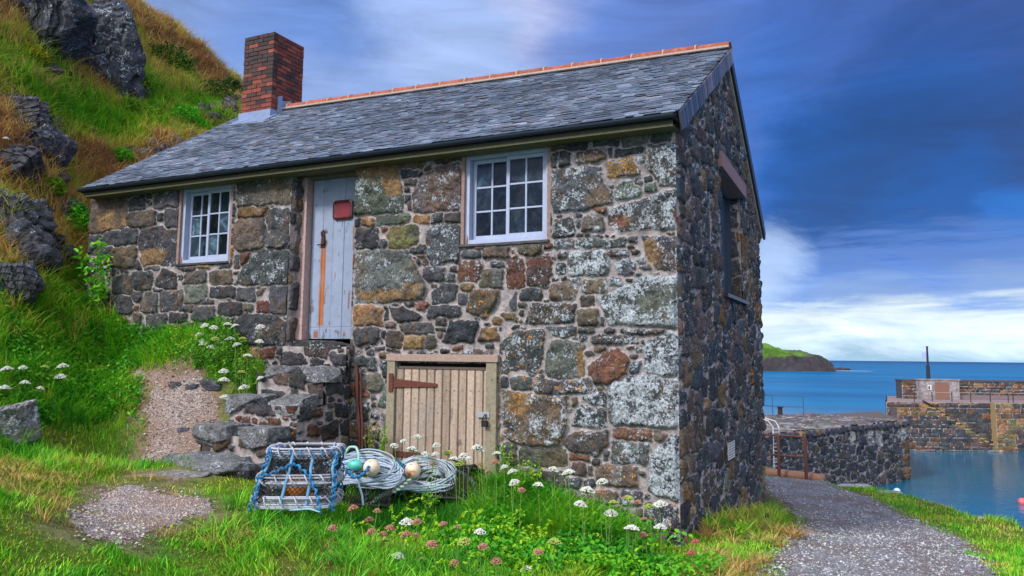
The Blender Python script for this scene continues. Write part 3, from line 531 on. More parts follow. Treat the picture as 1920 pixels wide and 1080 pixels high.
for bk_ in (False, True):
    ln_ = 3.6; nc = 40 if not bk_ else 20
    for k in range(nc):
        t0 = k / nc * .995; t1 = min(t0 + 1.9 / nc, 1.0); x = XA - rng.uniform(0, .1)
        while x < XB:
            w_ = rng.uniform(.09, .2) if not bk_ else .3; a, b_ = max(x, XA), min(x + w_ - .003, XB); x += w_
            if b_ - a < .02: continue
            j = rng.uniform(-.003, .004); l0 = .014 + rng.uniform(0, .012); l1 = .003; jj = rng.uniform(-.003, .003); th = rng.uniform(.007, .012)
            P = [slope(a, t0 + j, l0, bk_), slope(b_, t0 + j + jj * .5, l0, bk_), slope(b_, t1, l1, bk_), slope(a, t1, l1, bk_), slope(a, t0 + j, l0 + th, bk_), slope(b_, t0 + j + jj * .5, l0 + th + rng.uniform(-.003, .003), bk_), slope(b_, t1, l1 + .002, bk_), slope(a, t1, l1 + .002, bk_)]
            V += P; Fq += [(4 + n, 5 + n, 6 + n, 7 + n), (0 + n, 1 + n, 5 + n, 4 + n), (1 + n, 2 + n, 6 + n, 5 + n), (3 + n, 0 + n, 4 + n, 7 + n)]; n += 8
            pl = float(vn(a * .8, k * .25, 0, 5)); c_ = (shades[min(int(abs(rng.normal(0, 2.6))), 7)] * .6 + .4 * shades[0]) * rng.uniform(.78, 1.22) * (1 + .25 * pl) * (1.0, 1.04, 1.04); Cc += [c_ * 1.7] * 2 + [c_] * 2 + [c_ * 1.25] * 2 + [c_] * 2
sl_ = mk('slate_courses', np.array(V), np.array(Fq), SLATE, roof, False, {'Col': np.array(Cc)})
# terracotta ridge tiles
rt = MB(); ph = np.linspace(-.15, math.pi + .15, 12); half = []
lenT = .445
for xx in (0, lenT):
    for r_ in (.105, .088):
        for a in ph: half.append((xx, -math.cos(a) * r_ * 1.25, math.sin(a) * r_ * .82 - .02))
m12 = len(ph); Fr = []
for i in range(m12 - 1):
    Fr += [(i, i + 1, 2 * m12 + i + 1, 2 * m12 + i), (m12 + i + 1, m12 + i, 3 * m12 + i, 3 * m12 + i + 1), (i + 1, i, m12 + i, m12 + i + 1), (2 * m12 + i, 2 * m12 + i + 1, 3 * m12 + i + 1, 3 * m12 + i)]
rt.add(half, Fr, lin((150, 82, 64)))
x = XB - lenT; first = None; nT = 0
rmort = MB()
while x > -7.85:
    if first is None: first = rt.build('ridge_tile', TERRA, roof, True); o = first
    else:
        o = first.copy(); o.data = first.data.copy() if nT % 3 == 0 else first.data; COL.objects.link(o); o.parent = roof
        if nT % 3 == 0:
            a_ = o.data.attributes['Col'].data; k = rng.uniform(.7, 1.15); cc = lin((150, 82, 64)) * k * np.array([1, rng.uniform(.85, 1.15), 1]); a_.foreach_set('color', np.tile([*cc, 1], len(a_)).astype(np.float32))
    o.location = (x, 2.855, ZR(x) + .035 + rng.uniform(-.006, .006)); o.rotation_euler = (rng.uniform(-.02, .02), .023, 0)
    rmort.tube([(x - .012, 2.855 - math.cos(a) * .112 * 1.2, ZR(x) + .035 + math.sin(a) * .112 * .8 - .02) for a in ph], .013, 5, lin((186, 150, 130)))
    x -= lenT + .012; nT += 1
for s_, y_ in ((-1, 2.855 - .13), (1, 2.855 + .13)): rmort.tube([(XB, y_, ZR(XB) - .01), (-7.85, y_, ZR(-7.85) - .01)], .022, 5, lin((170, 150, 138)))
rmort.build('ridge_mortar', GEN, roof)
# gutter, fascia, soffit
g = MB(); n8 = 9; pts = []
for x_ in np.linspace(XA, XB - .03, 12):
    for i in range(n8):
        a = math.pi * i / (n8 - 1); pts.append((x_, -.275 - math.cos(a) * .04, 4.182 - math.sin(a) * .04))
Fg = [(k * n8 + i, (k + 1) * n8 + i, (k + 1) * n8 + i + 1, k * n8 + i + 1) for k in range(11) for i in range(n8 - 1)]
g.add(pts, Fg + [tuple(range(n8)), tuple(11 * n8 + i for i in range(n8))[::-1]], lin((34, 44, 62))); g.box((XA, -.24, 4.135), (XB - .03, -.226, 4.185), lin((22, 28, 38)))
g.build('gutter', GUT, cot)
sf = MB(); sf.box((XA + .04, -.225, 4.075), (XB - .06, .0, 4.10), lin((88, 86, 60))); sf.box((XA + .04, -.226, 4.1), (XB - .06, -.2, 4.134), lin((60, 60, 48)))
sf.box((-5.02, .002, 4.10), (-4.0, .3, 4.13), lin((80, 74, 54))); sf.box((-7.08, .002, 4.125), (-6.04, .2, 4.15), lin((92, 88, 66))); sf.box((-2.5, .002, 4.125), (-1.375, .2, 4.15), lin((92, 90, 62)))
sf.build('soffit', WOOD, cot)
# hanging slates on the verge
vs_ = MB(); nS = 26
dv = slope(XB, 1) - slope(XB, 0); dl = np.linalg.norm(dv); dv = dv / dl; dn = np.array([0, dv[2], -dv[1]])
for k in range(nS):
    p_ = slope(XB, 0) + dv * (dl * k / nS) + np.array([.0, 0, 0]); c_ = lin([(104, 92, 96), (84, 82, 92), (124, 112, 112), (96, 98, 110)][rng.integers(4)]) * rng.uniform(.4, 1.5)
    vs_.obox(p_ + np.array([.002 + rng.uniform(0, .005), 0, 0]) - dn * .005 + dv * .004, (.012, 0, 0), dv * (dl / nS - .016), dn * (.2 + rng.uniform(-.012, .012)), c_)
vs_.build('verge_slates', SLATE, cot)
bb = MB(); d2_ = slope(XB, 1, 0, True) - slope(XB, 0, 0, True)
bb.obox(slope(XB - .03, 0, -.16, True), (.035, 0, 0), d2_, np.array([0, .56, .83]) * .15, lin((36, 34, 38))); bb.build('barge_board', SLATE, cot)
vmp = MB(); d2n = d2_ / np.linalg.norm(d2_); vmp.obox(slope(.0, .02, -.2, True), (.055, 0, 0), d2_ * .97, np.array([0, .56, .83]) * .05, lin((170, 160, 150))); vmp.build('verge_mortar', GEN, cot)

# chimney ----------------------------------------------------------
cx0, cx1, cy0, cy1, cz0, cz1 = -8.50, -7.80, 2.47, 3.24, 5.55, 7.56
ch = MB(); ch.box((cx0 + .012, cy0 + .012, cz0), (cx1 - .012, cy1 - .012, cz1 - .02), lin((150, 128, 118))); chim = ch.build('chimney', BRICK, cot)
bk = MB(); hC = .0765; nb = int((cz1 - cz0) / hC); pals = [(118, 58, 46), (106, 52, 42), (128, 66, 52), (92, 50, 44), (68, 46, 46), (52, 42, 45)]
for k in range(nb):
    z0 = cz0 + k * hC; hz = z0 / 1
    for side in range(4):
        Ln = (cx1 - cx0) if side in (0, 2) else (cy1 - cy0); s_ = -(.11 if k % 2 else 0.)
        while s_ < Ln - .02:
            w_ = .215; a, b_ = max(s_, 0), min(s_ + w_, Ln); s_ += w_ + .012
            if Ln - b_ < .06: b_ = Ln; s_ = Ln
            if b_ - a < .03: continue
            j = rng.uniform(-.005, .006)
            soot = sst(np.array(z0), 6.1, 6.9) * (.75 if side == 0 else .3)
            idx = rng.integers(4, 6) if rng.random() < soot else rng.integers(0, 4); c_ = lin(pals[idx]) * rng.uniform(.75, 1.2)
            e_ = .006 + j
            if side == 0: bk.box((cx0 + a, cy0 - e_, z0), (cx0 + b_, cy0 + .1, z0 + hC - .012), c_, .0025)
            elif side == 1: bk.box((cx1 - .1, cy0 + a + (.1 if a < .01 else 0), z0), (cx1 + e_, cy0 + b_, z0 + hC - .012), c_, .0025)
            elif side == 2: bk.box((cx0 + a, cy1 - .1, z0), (cx0 + b_, cy1 + e_, z0 + hC - .012), c_, .0025)
            else: bk.box((cx0 - e_, cy0 + a + (.1 if a < .01 else 0), z0), (cx0 + .1, cy0 + b_, z0 + hC - .012), c_, .0025)
bk.build('brickwork', BRICK, chim)
fl = MB(); lc = lin((118, 136, 172))
def zr_at(y): return 4.195 + (y + .24) / 3.095 * (ZR(-8.1) - 4.195)
fl.box((cx0 - .05, cy0 - .025, zr_at(cy0) - .15), (cx1 + .02, cy0 - .012, zr_at(cy0) + .15), lc)
yy = [cy0 - .025, cy0 + .14, cy0 + .14, 2.72, 2.72, 2.95]; zt_ = [zr_at(cy0) + .15, zr_at(cy0) + .15, zr_at(cy0) + .42, zr_at(2.72) + .3, zr_at(2.72) + .2, ZR(-7.8) + .2]
prof = [(y_, z_) for y_, z_ in zip(yy, zt_)] + [(2.95, 5.9), (cy0 - .025, 5.6)]
P1 = [(cx1 + .022, a, b_) for a, b_ in prof]; P0 = [(cx1 + .01, a, b_) for a, b_ in prof]; nP = len(prof)
fl.add(P1 + P0, [tuple(range(nP)), tuple(range(nP, 2 * nP))[::-1]] + [(i, nP + i, nP + (i + 1) % nP, (i + 1) % nP) for i in range(nP)], lc)
ap = [slope(cx0 - .06, .80, .03), slope(cx1 + .1, .80, .03), slope(cx1 + .1, .9, .035), slope(cx0 - .06, .9, .035)]
fl.add(ap + [q - np.array([0, 0, .012]) for q in ap], [(0, 1, 2, 3), (0, 4, 5, 1), (1, 5, 6, 2), (2, 6, 7, 3), (3, 7, 4, 0)], lc * .9)
fl.build('flashing', LEAD, chim)

# windows ------------------------------------------------------------
PC = lin((156, 168, 198))
def window(x0, x1, z0, z1, y, label):
    m = MB(); c = PC
    m.box((x0, y - .02, z0), (x0 + .055, y + .12, z1), c); m.box((x1 - .055, y - .02, z0), (x1, y + .12, z1), c)
    m.box((x0 + .055, y - .018, z0), (x1 - .055, y + .12, z0 + .05), c); m.box((x0 + .055, y - .018, z1 - .085), (x1 - .055, y + .12, z1), c)
    gl = MB(); xm = (x0 + x1) / 2
    for (a, b_, yo) in ((x0 + .06, xm + .02, .055), (xm - .02, x1 - .06, .008)):
        za, zb = z0 + .052, z1 - .087; yy = y + yo; s = .042
        m.box((a, yy, za), (a + s, yy + .035, zb), c); m.box((b_ - s, yy, za), (b_, yy + .035, zb), c); m.box((a + s, yy + .001, za), (b_ - s, yy + .034, za + .05), c); m.box((a + s, yy + .001, zb - s), (b_ - s, yy + .034, zb), c)
        xc = (a + b_) / 2; m.box((xc - .011, yy + .004, za + .05), (xc + .011, yy + .03, zb - s), c)
        for k in (1, 2): zz = za + .05 + (zb - s - za - .05) * k / 3; m.box((a + s, yy + .006, zz - .011), (b_ - s, yy + .028, zz + .011), c)
        # panes are slightly out of true with one another
        for i in range(2):
            for k in range(3):
                p0x = a + s + (b_ - a - 2 * s) * i / 2; p1x = a + s + (b_ - a - 2 * s) * (i + 1) / 2; q0 = za + .05 + (zb - s - za - .05) * k / 3; q1 = za + .05 + (zb - s - za - .05) * (k + 1) / 3
                j = rng.uniform(-.0035, .0035, 4); gl.add([(p0x, yy + .018 + j[0], q0), (p1x, yy + .018 + j[1], q0), (p1x, yy + .018 + j[2], q1), (p0x, yy + .018 + j[3], q1)], [(0, 1, 2, 3)], np.array([1, 1.15, 1.3]) * (rng.uniform(.4, 1.6) if rng.random() < .7 else rng.uniform(2, 5)))  # tint varies per pane; the lighter ones have a reflection put into the colour
    o = m.build('window', PAINT, cot); tag(o, label)
    bv = o.modifiers.new('b', 'BEVEL'); bv.width = .003; bv.segments = 1
    gl.build('glass', GLASS, o)
    rs = MB(); rs.tube([(x0 + .03, y - .021, z0 + .01), (x0 + .035, y - .021, z0 + .06), (x0 + .032, y - .021, z0 + .11)], [.01, .009, .002], 5, lin((158, 74, 30))); rs.build('rust_mark', IRON, o)
    sl = MB(); q = np.linspace(x0 - .05, x1 + .01, 14); pr = []
    for i, x_ in enumerate(q): d_ = .07 + rng.uniform(-.012, .012); pr += [(x_, y - .02 - d_, z0 - .035 + rng.uniform(-.004, .004)), (x_, y - .02 - d_, z0 - .008), (x_, y + .1, z0 - .002), (x_, y + .1, z0 - .035)]
    Fs = []
    for i in range(13):
        for k in range(4): Fs.append((i * 4 + k, i * 4 + (k + 1) % 4, i * 4 + 4 + (k + 1) % 4, i * 4 + 4 + k))
    sl.add(pr, Fs + [(3, 2, 1, 0), (52, 53, 54, 55)], lin((58, 60, 66))); sl.build('sill', SLATE, o)
    return o
window(-7.035, -6.085, 3.03, 4.13, .06, 'small white twelve pane window left of the door, rust at its lower corner')
window(-2.46, -1.40, 3.055, 4.13, .06, 'white twelve pane window right of the door, paint flaking off its lower rail')

# gable window: shutter, frame, lintel ---------------------------------
gw = MB(); a0, a1, b0, b1 = GW; c = lin((46, 62, 84))
gw.box((-.26, a0, b0), (-.14, a0 + .1, b1 - .03), c); gw.box((-.26, a1 - .1, b0), (-.14, a1, b1 - .03), c); gw.box((-.26, a0 + .1, b0), (-.14, a1 - .1, b0 + .08), c); gw.box((-.26, a0 + .1, b1 - .11), (-.14, a1 - .1, b1 - .03), c)
for k in range(8): gw.box((-.23, a0 + .1 + k * (a1 - a0 - .2) / 8 + .004, b0 + .08), (-.19, a0 + .1 + (k + 1) * (a1 - a0 - .2) / 8 - .004, b1 - .11), c * rng.uniform(.8, 1.1))
o = gw.build('gable_window', PAINT, cot); tag(o, 'dark blue boarded opening in the shaded gable')
q = MB(); q.obox((-.26, a0 - .22, b1 - .02), (.34, 0, 0), (0, a1 - a0 + .3, -.06), (0, 0, .2), lin((136, 106, 108))); q.build('lintel', WOOD, o)
q = MB(); q.box((-.26, a0 - .02, b0 - .05), (.09, a1 + .04, b0 - .005), lin((44, 46, 52)), .006); q.build('sill', SLATE, o)
gr = MB(); ga, gb = onX(1357, 862), onX(1368, 826)
for k in range(5): y_ = ga[1] + (gb[1] - ga[1]) * k / 4; gr.tube([(.055, y_, ga[2]), (.055, y_, gb[2])], .008, 5, lin((190, 190, 196)))
for k in range(7): z_ = ga[2] + (gb[2] - ga[2]) * k / 6; gr.tube([(.06, ga[1], z_), (.06, gb[1], z_)], .007, 5, lin((190, 190, 196)))
gr.build('vent_grille', GEN, cot)

# door ---------------------------------------------------------------
def panel(name, x0, x1, z0, z1, y, res, colf, hf, mat, parent, thick=.04):
    us = np.linspace(x0, x1, int((x1 - x0) / res) + 1); vs = np.linspace(z0, z1, int((z1 - z0) / res) + 1); A, B = np.meshgrid(us, vs)
    h = hf(A, B); c = colf(A, B); V = np.stack([A, y - h, B], -1).reshape(-1, 3); nn = len(V)
    V2 = np.array([(x0, y + thick, z0), (x1, y + thick, z0), (x1, y + thick, z1), (x0, y + thick, z1), (x0, y, z0), (x1, y, z0), (x1, y, z1), (x0, y, z1)])
    F1 = grid(len(us), len(vs)); F2 = np.array([(3, 2, 1, 0), (0, 1, 5, 4), (1, 2, 6, 5), (2, 3, 7, 6), (3, 0, 4, 7)]) + nn
    return mk(name, np.r_[V, V2], np.r_[F1, F2], mat, parent, False, {'Col': np.r_[c.reshape(-1, 3), np.tile(c.reshape(-1, 3).mean(0), (8, 1))]})
dx0, dx1, dz0, dz1, dy = -4.87, -4.0, 1.985, 4.06, .25
def plank(A, w_): return np.abs(((A - dx0) / w_) % 1 - .5) * 2
def dcol(A, B):
    base = np.array(lin((132, 145, 172)))[None, None] * (1 + .1 * fbm(A * 3, B * 1.2, 0, 3, 3))[..., None]
    tint = (.06 * vn(np.floor((A - dx0) / .175) * 3.1, 0 * B, 0, 8))[..., None]; base = base * (1 + tint)
    def st(x_, zt, zb, w_, k, edge=.25):
        xx = x_ + .006 * fbm(B * 3, B * 0, x_, 2, 2); return k * sst(-np.abs(A - xx) / (w_ * (1 + .12 * fbm(B * 6, B * 0, x_, 3, 3))), -1.25, -.6) * sst(B, zb, zb + .03) * sst(-B, -zt, -zt + .06)
    rust = lin((146, 80, 8)); dk = lin((86, 44, 24))
    def ov(b_, k, c_): k = np.clip(k, 0, 1); return b_ * (1 - k[..., None]) + k[..., None] * c_
    base = ov(base, st(-4.675, 3.30, 2.14, .047, .95) * np.clip(.85 + .5 * fbm(A * 40, B * 4, 0, 3, 77), 0, 1) * 1.05, rust)
    base = ov(base, st(-4.675, 3.1, 2.14, .02, .5), lin((190, 100, 0)))
    base = ov(base, st(-4.66, 3.42, 3.18, .05, 1.) * sst(fbm(A * 22, B * 16, 0, 3, 4), -.25, .1), dk)
    for (x_, zt, zb, w_) in ((-4.2, 3.45, 3.1, .012), (-4.05, 3.28, 3.1, .012), (-4.05, 3.0, 2.82, .012), (-4.24, 2.62, 2.35, .014), (-4.09, 2.2, 2.05, .012), (-4.47, 2.86, 2.74, .008), (-4.52, 3.72, 3.5, .015), (-4.75, 2.12, 1.98, .04), (-4.3, 2.1, 2.0, .02)): base = ov(base, st(x_, zt, zb, w_, .85), rust * .8)
    chip = sst(fbm(A * 26, B * 11, 0, 4, 15) + .25 * sst(-B, -2.12, -2.0) + .15 * sst(-A, 4.74, 4.84), .47, .53); base = ov(base, chip * .7, lin((84, 78, 76)))
    return ov(base, sst(plank(A, .175), .955, .99) * .8, lin((70, 74, 96)))
def dh(A, B): return -.007 * sst(plank(A, .175), .92, .98) + .0015 * fbm(A * 30, B * 5, 0, 3, 2) - .005 * sst(-np.abs(B - 2.13), -.008, -.003)
door = panel('door', dx0, dx1, dz0, dz1, dy, .008, dcol, dh, PAINT, cot)
pq = MB()
def rrect(cx, cz, w_, h_, r_, y, n=6):
    P = []
    for (sx, sz, a0_) in ((1, 1, 0), (-1, 1, 90), (-1, -1, 180), (1, -1, 270)):
        for i in range(n + 1): a = R_(a0_ + 90 * i / n); P.append((cx + sx * (w_ / 2 - r_) + r_ * math.cos(a), y, cz + sz * (h_ / 2 - r_) + r_ * math.sin(a)))
    return P
pc = onY(642, 393, dy - .03); loops = [rrect(pc[0], pc[2], .31, .25, .05, dy - .003), rrect(pc[0], pc[2], .31, .25, .05, dy - .03), rrect(pc[0], pc[2], .27, .21, .04, dy - .036), rrect(pc[0], pc[2], .23, .17, .025, dy - .022)]
nl = len(loops[0]); VV = [q for l in loops for q in l]; FF = [(k * nl + i, (k + 1) * nl + i, (k + 1) * nl + (i + 1) % nl, k * nl + (i + 1) % nl) for k in range(3) for i in range(nl)] + [tuple(3 * nl + i for i in range(nl))[::-1]]
cc = np.r_[np.tile(lin((64, 24, 30)), (3 * nl, 1)), np.tile(lin((120, 42, 52)), (nl, 1))]
pq.add(VV, FF, cc); tag(pq.build('plaque', m_attr('red_enamel', .35, .15, 10, .1, .002), door), 'dark red rounded metal plaque high on the door')
lt = MB(); lt.box((-4.70, dy - .02, 3.17), (-4.65, dy - .004, 3.33), lin((60, 38, 30)), .003); lt.tube([(-4.75, dy - .03, 3.2), (-4.70, dy - .035, 3.2), (-4.64, dy - .03, 3.21)], .009, 6, lin((50, 34, 30))); lt.tube([(-4.69, dy - .02, 3.32), (-4.68, dy - .04, 3.36), (-4.66, dy - .02, 3.39)], .012, 6, lin((66, 40, 30))); lt.build('latch', IRON, door)
df = MB(); c = lin((164, 142, 142)); df.box((-5.05, .16, 1.97), (-4.885, .3, 4.1), c); df.box((-4.885, .18, 4.065), (-4.0, .3, 4.1), lin((110, 104, 96))); df.box((-4.0, .2, 1.97), (-3.95, .3, 4.1), c)
df.box((-4.92, .14, 1.97), (-4.885, .16, 4.09), lin((166, 140, 138)))
df.build('door_frame', WOOD, cot)

# low plank hatch -----------------------------------------------------
hc = lin((150, 128, 118)); WOODC = lin((160, 142, 128))
def hcol(A, B):
    k = np.floor((A + 3.30) / .104); g = 1 + .32 * vn(k * 5.3, 0 * B, 0, 3); r_ = fbm(A * 60, B * 3, k, 4, 5); kn = sst(fbm(A * 9, B * 6, 0, 3, 18), .42, .6)
    c = WOODC[None, None] * (g + .22 * r_)[..., None]; c = c * (1 - .5 * kn[..., None]); e = np.abs(((A + 3.30) / .104) % 1 - .5) * 2
    c = c * (1 - .9 * sst(e, .86, .95))[..., None]; grey = sst(fbm(A * 2, B * 2.5, 0, 3, 50), 0, .4)[..., None]; c = c * (1 - .3 * grey) + .3 * grey * lin((130, 128, 130))
    nail = np.zeros(A.shape)
    for i in range(12): nail = np.maximum(nail, sst(-np.hypot(A - (-3.248 + .104 * i), B - (1.4 - .052 * (i if i < 6 else 0))), -.011, -.006))
    c = c * (1 - .85 * nail[..., None]); return c
def hh(A, B): e = np.abs(((A + 3.30) / .104) % 1 - .5) * 2; return -.012 * sst(e, .84, .95) + .002 * fbm(A * 60, B * 3, 0, 3, 5)
hfp = MB(); wc = lin((136, 128, 110))
hfp.box((-3.42, -.055, .40), (-3.31, .08, 1.715), wc); hfp.box((-2.115, -.05, .35), (-1.985, .08, 1.715), wc * .95)
hfp.box((-3.43, -.065, 1.718), (-1.965, .08, 1.80), lin((152, 130, 122))); hfr = hfp.build('hatch_frame', WOOD, cot); bv = hfr.modifiers.new('b', 'BEVEL'); bv.width = .006; bv.segments = 2
hd = panel('hatch_door', -3.305, -2.12, .56, 1.625, -.03, .008, hcol, hh, WOOD, cot)
hg = MB(); hz = 1.475; zc = lin((92, 48, 38))
hg.add([(-3.33, -.05, hz - .06), (-3.33, -.05, hz + .04), (-2.74, -.05, hz - .005), (-2.74, -.05, hz - .04), (-3.33, -.036, hz - .06), (-3.33, -.036, hz + .04), (-2.74, -.036, hz - .005), (-2.74, -.036, hz - .04)], [(0, 1, 2, 3)[::-1], (4, 5, 6, 7), (0, 1, 5, 4), (1, 2, 6, 5), (2, 3, 7, 6), (3, 0, 4, 7)], zc)
hg.box((-3.38, -.07, hz - .11), (-3.325, -.056, hz + .1), zc); hg.tube([(-3.327, -.06, hz - .08), (-3.327, -.06, hz + .07)], .013, 7, zc * .8); tag(hg.build('hinge', IRON, hd), 'long rusty strap hinge near the top of the hatch')
hg = MB(); hz = .66; hg.box((-3.33, -.047, hz - .03), (-2.9, -.036, hz + .03), zc * .7); hg.build('hinge', IRON, hd)
lk = MB(); lk.box((-2.215, -.062, 1.12), (-2.06, -.051, 1.18), lin((150, 156, 168))); lk.box((-2.115, -.075, 1.135), (-2.09, -.062, 1.16), lin((90, 92, 100))); o = lk.build('hasp', LEAD, hd)
lk = MB(); lk.box((-2.135, -.105, 1.02), (-2.07, -.065, 1.09), lin((24, 24, 28)), .003); lk.tube([(-2.12, -.085, 1.08), (-2.12, -.085, 1.13), (-2.103, -.085, 1.148), (-2.085, -.085, 1.13), (-2.085, -.085, 1.08)], .006, 6, lin((40, 40, 46))); lk.build('padlock', LEAD, hd)
q = MB(); q.box((-3.30, .09, .3), (-2.10, .12, 1.7)); q.build('hatch_void', DARK, cot)
q = MB(); q.box((-3.305, .0, 1.63), (-2.118, .06, 1.66), lin((90, 74, 70))); q.build('hatch_rail', WOOD, cot)

# ---------------------------------------------------------------- rocks
def rockV(c, size, seed, n=26, rough=.12, cuts=9, sq=.75, rot=0., tilt=(0, 0)):
    r = np.random.default_rng(seed); g = np.linspace(-1, 1, n); A, B = np.meshgrid(g, g); o1 = np.ones_like(A); fcs = []; Vs = []
    for ax in range(3):
        for s_ in (-1, 1):
            q = [None] * 3; q[ax] = o1 * s_; q[(ax + 1) % 3] = A * s_; q[(ax + 2) % 3] = B; Vs.append(np.stack(q, -1).reshape(-1, 3)); fcs.append(grid(n, n) + (len(Vs) - 1) * n * n)
    P = np.concatenate(Vs); P = np.sign(P) * np.abs(np.tan(P * math.pi / 4 * .98)) ; nn = np.linalg.norm(P, axis=1)[:, None]; sph = P / nn; P = sph * (1 - sq) + sq * P * .8
    for _ in range(cuts):
        d = r.normal(size=3); d /= np.linalg.norm(d); h = r.uniform(.42, .8) if cuts > 15 else r.uniform(.55, .85); k = P @ d - h; P = P - np.where(k > 0, k, 0)[:, None] * d * .85
    q = P * np.array(size) * 1.0; off = r.uniform(0, 50, 3); m_ = min(size)
    f1 = fbm(q[:, 0] * .9 / m_ + off[0], q[:, 1] * .9 / m_ + off[1], q[:, 2] * .9 / m_ + off[2], 5, seed); rid = -np.abs(fbm(q[:, 0] * 1.3 / m_ + off[1], q[:, 1] * 1.3 / m_, q[:, 2] * .6 / m_ + off[0], 4, seed + 4))
    q = q + sph * (m_ * (rough * 2 * f1 + rough * 1.6 * (sst(rid, -.12, 0) * -.5)))[:, None]
    if cuts > 15:
        n1 = r.normal(size=3) * (1, 1, .35); n1 /= np.linalg.norm(n1); n2_ = r.normal(size=3); n2_ /= np.linalg.norm(n2_)
        for nn1, kk, am in ((n1, 2.6, .11), (n2_, 4.3, .05), (n1 + .4 * n2_, 7., .03)):
            s_ = q @ nn1 / m_ * kk + .9 * fbm(q[:, 0] / m_, q[:, 1] / m_, q[:, 2] / m_, 3, seed + 7); fr_ = s_ - np.floor(s_); q = q + sph * (m_ * am * (fr_ - .5 - .9 * (fr_ > .93)))[:, None]
    a, b_ = tilt; Rm = np.array(Matrix.Rotation(rot, 3, 'Z') @ Matrix.Rotation(a, 3, 'X') @ Matrix.Rotation(b_, 3, 'Y'))
    return q @ Rm.T + np.array(c), np.concatenate(fcs)
def rock(name, c, size, seed, col=(60, 62, 72), li=.25, og=.0, label=None, cat=None, group=None, parent=None, **k):
    V, Fq = rockV(c, size, seed, **k); cc = np.array(lin(col)) * (1 + .25 * fbm(V[:, 0] * 2 / max(size), V[:, 1] * 2 / max(size), V[:, 2] * 2 / max(size), 3, seed))[:, None]
    lz = np.clip(li + .2 * fbm(V[:, 0], V[:, 1], V[:, 2], 3, seed + 2), 0, 1)
    o = mk(name, V, Fq, k.get('mat', None) or (STONE if max(size) < .8 else ROCK), parent, k.get('cuts', 9) <= 15, {'Col': cc, 'Msk': np.stack([lz, lz * 0 + og, lz * 0], -1)})
    m = o.modifiers.new('w', 'WELD'); m.merge_threshold = .002
    return tag(o, label, cat, group)

# stone steps up to the door -------------------------------------------
st = empty('stone_steps', 'worn rubble stone steps climbing to the pale blue door', 'steps')
treads = [(-5.0, -3.93, -.17, .22, 1.97, .15), (-5.04, -3.84, -.60, -.02, 1.67, .24), (-5.08, -3.86, -1.03, -.44, 1.35, .27), (-5.12, -3.9, -1.44, -.88, 1.04, .3), (-5.1, -3.86, -1.95, -1.26, .76, .26)]
for i, (xa, xb, ya, yb, zt, th) in enumerate(treads):
    cuts_ = [0, 1] if i in (0, 4) else [0, .46 + .08 * (i % 2), 1]
    for j in range(len(cuts_) - 1):
        a = xa + (xb - xa) * cuts_[j]; b_ = xa + (xb - xa) * cuts_[j + 1]
        rock('tread', ((a + b_) / 2, (ya + yb) / 2, zt - th / 2), ((b_ - a) / 2 * .97, (yb - ya) / 2, th / 2), 300 + i * 5 + j, (98, 100, 106) if i else (60, 60, 64), .3 if i > 1 else .2, 0, parent=st, n=34, rough=.13, cuts=5, sq=.93, tilt=(rng.uniform(-.03, .03), rng.uniform(-.03, .03)))
prof_ = [(.0, 1.88), (-.1, 1.88), (-.1, 1.56), (-.5, 1.56), (-.5, 1.22), (-.92, 1.22), (-.92, .9), (-1.3, .9), (-1.3, .62), (-1.75, .62)]
def sttop(y): return np.select([y > -.1, y > -.5, y > -.92, y > -1.3], [1.86, 1.54, 1.22, .9], .62)
masonry('flank', (-3.98, 0, 0), (0, 1, 0), (0, 0, 1), (1, 0, 0), -1.75, 0, .2, 1.88, .012, mask=lambda a, b_: b_ < sttop(a), parent=st, seed=41, tries=2200, lich=lambda u, v: .05, prot=.045, fill=((.36, .22), (.26, .16), (.15, .1), (.08, .05)), pal='KKKKDKPKKR', tone=.62)
for i, (y_, z0, z1) in enumerate(((-.1, 1.5, 1.88), (-.5, 1.18, 1.56), (-.92, .86, 1.22), (-1.3, .5, .9), (-1.7, .3, .64))):
    masonry('riser', (0, y_, 0), (1, 0, 0), (0, 0, 1), (0, -1, 0), -4.97, -3.98, z0, z1, .012, parent=st, seed=50 + i, tries=2500, lich=lambda u, v: .1, prot=.035, fill=((.32, .2), (.2, .14), (.1, .06)), pal='KKKBPK' if i != 2 else 'KRRKRB', tone=.66)
q = MB(); q.box((-4.96, -.09, .2), (-3.99, .0, 1.87), lin((60, 56, 54))); q.box((-4.96, -.49, .2), (-3.99, -.1, 1.54)); q.box((-4.96, -.91, .2), (-3.99, -.5, 1.2)); q.box((-4.96, -1.29, .2), (-3.99, -.92, .88)); q.build('core', DARK, st)
masonry('flank', (-4.98, 0, 0), (0, 1, 0), (0, 0, 1), (-1, 0, 0), -1.75, 0, .2, 1.88, .03, mask=lambda a, b_: b_ < sttop(a), parent=st, seed=42, tries=900, prot=.03)
for k, (u0_, v0_, u1_, v1_, yb_, yt_) in enumerate(((668, 684, 679, 806, -.18, -.06), (676, 700, 684, 815, -.26, -.1))):
    bar = MB(); a = onY(u0_, v0_, yt_); b_ = onY(u1_, v1_, yb_); b_[2] = .42; w_ = np.linspace(0, 1, 9)[:, None]; P = a * (1 - w_) + b_ * w_; P[:, 0] += .006 * np.sin(np.arange(9) * 1.7 + k)
    bar.tube(P, .024 if k == 0 else .013, 6, lin((74, 40, 34))); tag(bar.build('rusty_bar', IRON), ['thick rusty iron bar leaning on the wall between the steps and the hatch', 'thin rusty rod leaning in front of the thicker bar by the steps'][k], 'iron bar')
PAL.update(W=(196, 192, 190), N=(146, 110, 78), M=(120, 84, 66))
